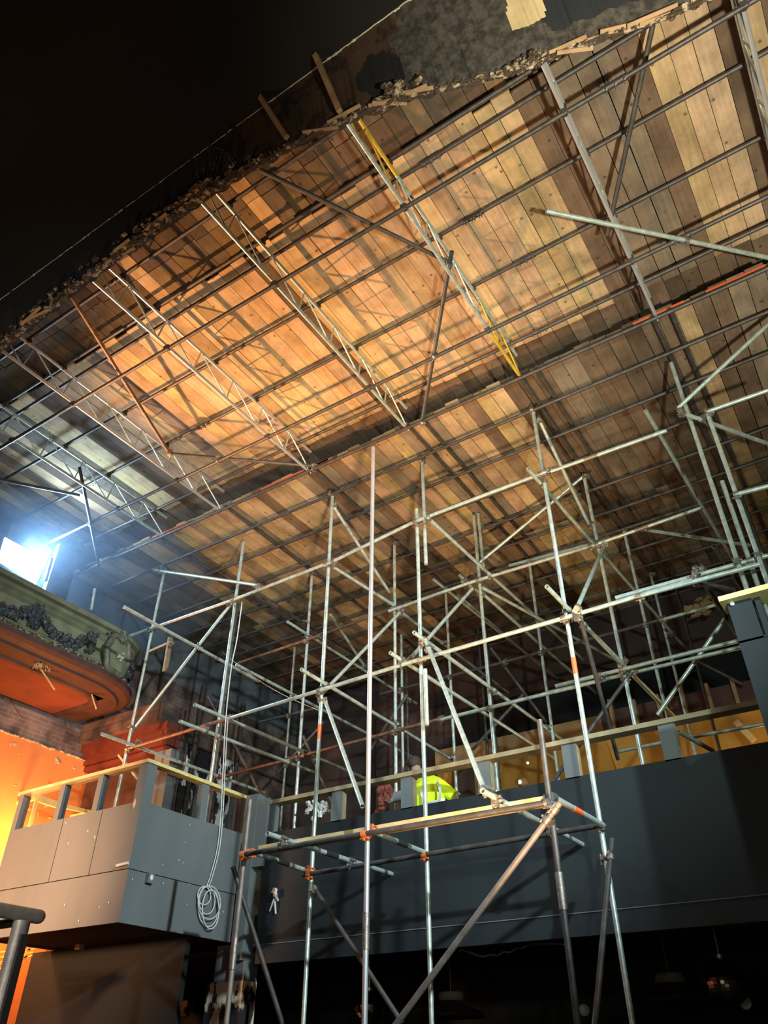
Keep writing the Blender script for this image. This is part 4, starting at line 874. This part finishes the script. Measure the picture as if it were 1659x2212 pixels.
# near handrail bottom left
hr = empty('stair_handrail', (-2.47, 1.6, 1.0), 'thick grey pipe handrail close at the lower left corner', 'handrail')
d0 = 2.4; A = CAM + ray(48, 1990) * d0; m = MB(); m.tube((A.x, A.y, 0.02), (A.x, A.y, A.z + .0), .026, 20, False); m.build('post', 'railsteel', hr)
m = MB(); m.tube((A.x - .0, A.y - 1.6, A.z + .02), (A.x, A.y + .055, A.z + .02), .021, 20, False); m.blob((A.x, A.y + .055, A.z + .02), .021, rough=0, n=14, m=10); m.build('top_rail', 'railsteel', hr)
m = MB(); m.tube((A.x - .9, A.y, A.z + .0), (A.x, A.y, A.z + .0), .014, 16, False); m.build('cross_rail', 'dark', hr)
m = MB(); m.box((A.x + .022, A.y - .012, .05), (A.x + .036, A.y + .012, A.z - .04)); m.build('flat_bar', 'dark', hr)
m = MB()
for i in range(9): m.beam(at(-40, 2060 + i * 14, ('y', 6.4)), at(76 - i * 3, 2050 + (i % 3) * 7, ('y', 6.4)), .012, .02)
tag(m.build('slat_bundle', 'mesh'), 'bundle of bright orange slats under the booth at the frame edge', 'slats')
# ------------------------------------------------------------------ worker
PY = 9.0
def sk(name, pts, edges, mt, parent=None, sub=2):
    me = bpy.data.meshes.new(name); me.from_pydata([tuple(p[0]) for p in pts], edges, []); me.materials.append(M_[mt]); o = bpy.data.objects.new(name, me); COL.objects.link(o)
    md = o.modifiers.new('skin', 'SKIN'); md.use_smooth_shade = True
    for i, p in enumerate(pts): v = me.skin_vertices[0].data[i]; v.radius = p[1] if isinstance(p[1], tuple) else (p[1], p[1]); v.use_root = i == 0
    s = o.modifiers.new('sub', 'SUBSURF'); s.levels = sub; s.render_levels = sub
    if parent: o.parent = parent; o.matrix_parent_inverse = Matrix.Translation(parent.location).inverted()
    return o
P = lambda x, y, dy=0: at(x, y, ('y', PY + dy))
pel, waist, chest = P(938, 1795, .05), P(938, 1752, 0), P(934, 1706, -.02)
neck, head0, head1 = P(910, 1682, .12), P(900, 1668, .17), P(896, 1652, .20)
ls, rs = P(905, 1700, .02), P(956, 1702, .03); le, re_ = P(902, 1745, .25), P(982, 1730, .10); lh, rh = P(925, 1772, .42), P(984, 1716, .34)
sc_ = (chest - waist).length
fl0 = 3.38
lk = V3((pel.x - .10, pel.y + .10, 3.85)); rk = V3((pel.x + .12, pel.y + .08, 3.85)); la = V3((pel.x - .12, pel.y, fl0 + .08)); ra = V3((pel.x + .14, pel.y, fl0 + .08))
body_pts = [(pel, (.12, .10)), (waist, (.10, .09)), (chest, (.11, .09)), (neck, .055), (head0, .075), (head1, .085),
            (ls, .045), (le, .042), (lh, .028), (rs, .03), (re_, .03), (rh, .028), (lk, .065), (la, .04), (rk, .065), (ra, .04), (la + V3((0, .14, -.04)), .035), (ra + V3((0, .14, -.04)), .035)]
body = sk('person', body_pts, [(0, 1), (1, 2), (2, 3), (3, 4), (4, 5), (2, 6), (6, 7), (7, 8), (2, 9), (9, 10), (10, 11), (0, 12), (12, 13), (13, 16), (0, 14), (14, 15), (15, 17)], 'skin')
tag(body, 'person in bright yellow hi-vis shirt and grey gloves bending behind the balcony parapet', 'person')
m = MB(); rings = [(1676, 914, 932, .05, .07), (1680, 906, 942, .08, .05), (1686, 900, 953, .105, .02), (1696, 897, 961, .125, 0), (1710, 896, 963, .13, 0), (1726, 896, 961, .13, 0), (1744, 897, 958, .13, .01), (1775, 900, 958, .13, .02)]
vs = []; NS = 28
for yy, xa_, xb_, dp, dy in rings:
    a_, b_ = P(xa_, yy, dy), P(xb_, yy, dy); c_ = (a_ + b_) / 2; hw = (b_.x - a_.x) / 2; z_ = c_.z
    for k in range(NS):
        t = 2 * math.pi * k / NS; cx_, sy_ = math.cos(t), math.sin(t)
        vs.append((c_.x + hw * math.copysign(abs(cx_) ** .8, cx_), c_.y + dp * math.copysign(abs(sy_) ** .8, sy_) , z_ + .010 * noise.noise(V3((t * 2, yy * .1, 0)))))
nr = len(rings); m.add(vs, [(i * NS + k, i * NS + (k + 1) % NS, (i + 1) * NS + (k + 1) % NS, (i + 1) * NS + k) for i in range(nr - 1) for k in range(NS)] + [tuple(range(NS))], True)
a_, b_ = P(950, 1698, 0), P(980, 1720, .06); m.tube(a_, b_, .095, 16, False, r2=.08)
m.blob(P(950, 1699, 0), .095, .095, .09, rough=0, n=16, m=12); m.blob(P(908, 1700, .02), .08, .09, .08, rough=0, n=16, m=12)
sh = m.build('hi_vis_shirt', 'hivis', body)
def strip(pts, r, sq=None):
    m = MB(); m.path(smooth(pts, 5), r, 6); return m.build('reflective_strip', 'silver', sh)
st = lambda *a: [P(x, y, dy) for x, y, dy in a]
def ribbon(pts, wd):
    pts = smooth(pts, 5); m = MB(); vs = []
    for i, p in enumerate(pts):
        d = (pts[min(i + 1, len(pts) - 1)] - pts[max(i - 1, 0)]).normalized(); sd = d.cross(V3((0, 1, 0))).normalized() * wd / 2
        vs += [p - sd, p + sd]
    m.add(vs + [v + V3((0, .02, 0)) for v in vs], [(2 * i, 2 * i + 1, 2 * i + 3, 2 * i + 2) for i in range(len(pts) - 1)], True); m.build('reflective_strip', 'silver', sh)
ribbon(st((912, 1740, -.17), (935, 1734, -.21), (962, 1728, -.14)), .05)
ribbon(st((900, 1697, -.05), (910, 1712, -.155), (915, 1728, -.185), (914, 1743, -.17)), .04)
ribbon(st((942, 1684, -.08), (948, 1698, -.175), (951, 1712, -.19), (949, 1732, -.19)), .04)
hr_ = MB(); hr_.blob(head1 + V3((0, -.01, .02)), .10, .11, .105, 3, .06, 14, 10); hr_.build('hair', 'hair', body)
tr = sk('trousers', [(pel, (.18, .15)), (lk, .085), (la, .06), (rk, .085), (ra, .06)], [(0, 1), (1, 2), (0, 3), (3, 4)], 'trousers', body)
for hd, prev in ((rh, re_), (lh, le)):
    d = (hd - prev).normalized(); sd = d.cross(V3((0, 0, 1))).normalized(); up = sd.cross(d)
    pts = [(hd, .034), (hd + d * .06, (.045, .028))]; ed = [(0, 1)]
    for k, L_ in zip((-1.5, -.5, .5, 1.5), (.065, .08, .075, .055)):
        a = hd + d * .09 + sd * k * .021; b = a + d * L_ * .5 - up * .015; c = a + d * L_ * .75 - up * .05; i = len(pts); pts += [(a, .013), (b, .012), (c, .010)]; ed += [(1, i), (i, i + 1), (i + 1, i + 2)]
    i = len(pts); pts += [(hd + d * .03 + sd * .045, .014), (hd + d * .075 + sd * .06 - up * .02, .012)]; ed += [(0, i), (i, i + 1)]
    sk('glove', pts, ed, 'glove', body, 1)
m = MB()
for i in range(5): c = P(966 + i * 5, 1742 - i * 2, .18); m.blob(c, .05, .04, .05, i, .4, 7, 5)
tag(m.build('orange_sack', 'orangewall'), 'pale orange crumpled sack beside the worker\'s glove', 'sack')

# thin haze in the floodlight beam, tinted blue to carry lens bloom too
m = MB(); m.blob((-11.0, 6.6, 8.7), 2.6, 2.6, .72, rough=0, n=24, m=14)
hz = bpy.data.materials.new('haze'); hz.use_nodes = True; nt = hz.node_tree; nt.nodes.clear()
o_ = nt.nodes.new('ShaderNodeOutputMaterial'); vsn = nt.nodes.new('ShaderNodeVolumeScatter'); vsn.inputs['Color'].default_value = (.45, .70, 1, 1); vsn.inputs['Density'].default_value = .08
nt.links.new(vsn.outputs[0], o_.inputs['Volume']); M_['haze'] = hz
o = m.build('haze', 'haze'); tag(o, 'bluish haze glowing in the air around the white floodlight', 'haze'); o['kind'] = 'stuff'
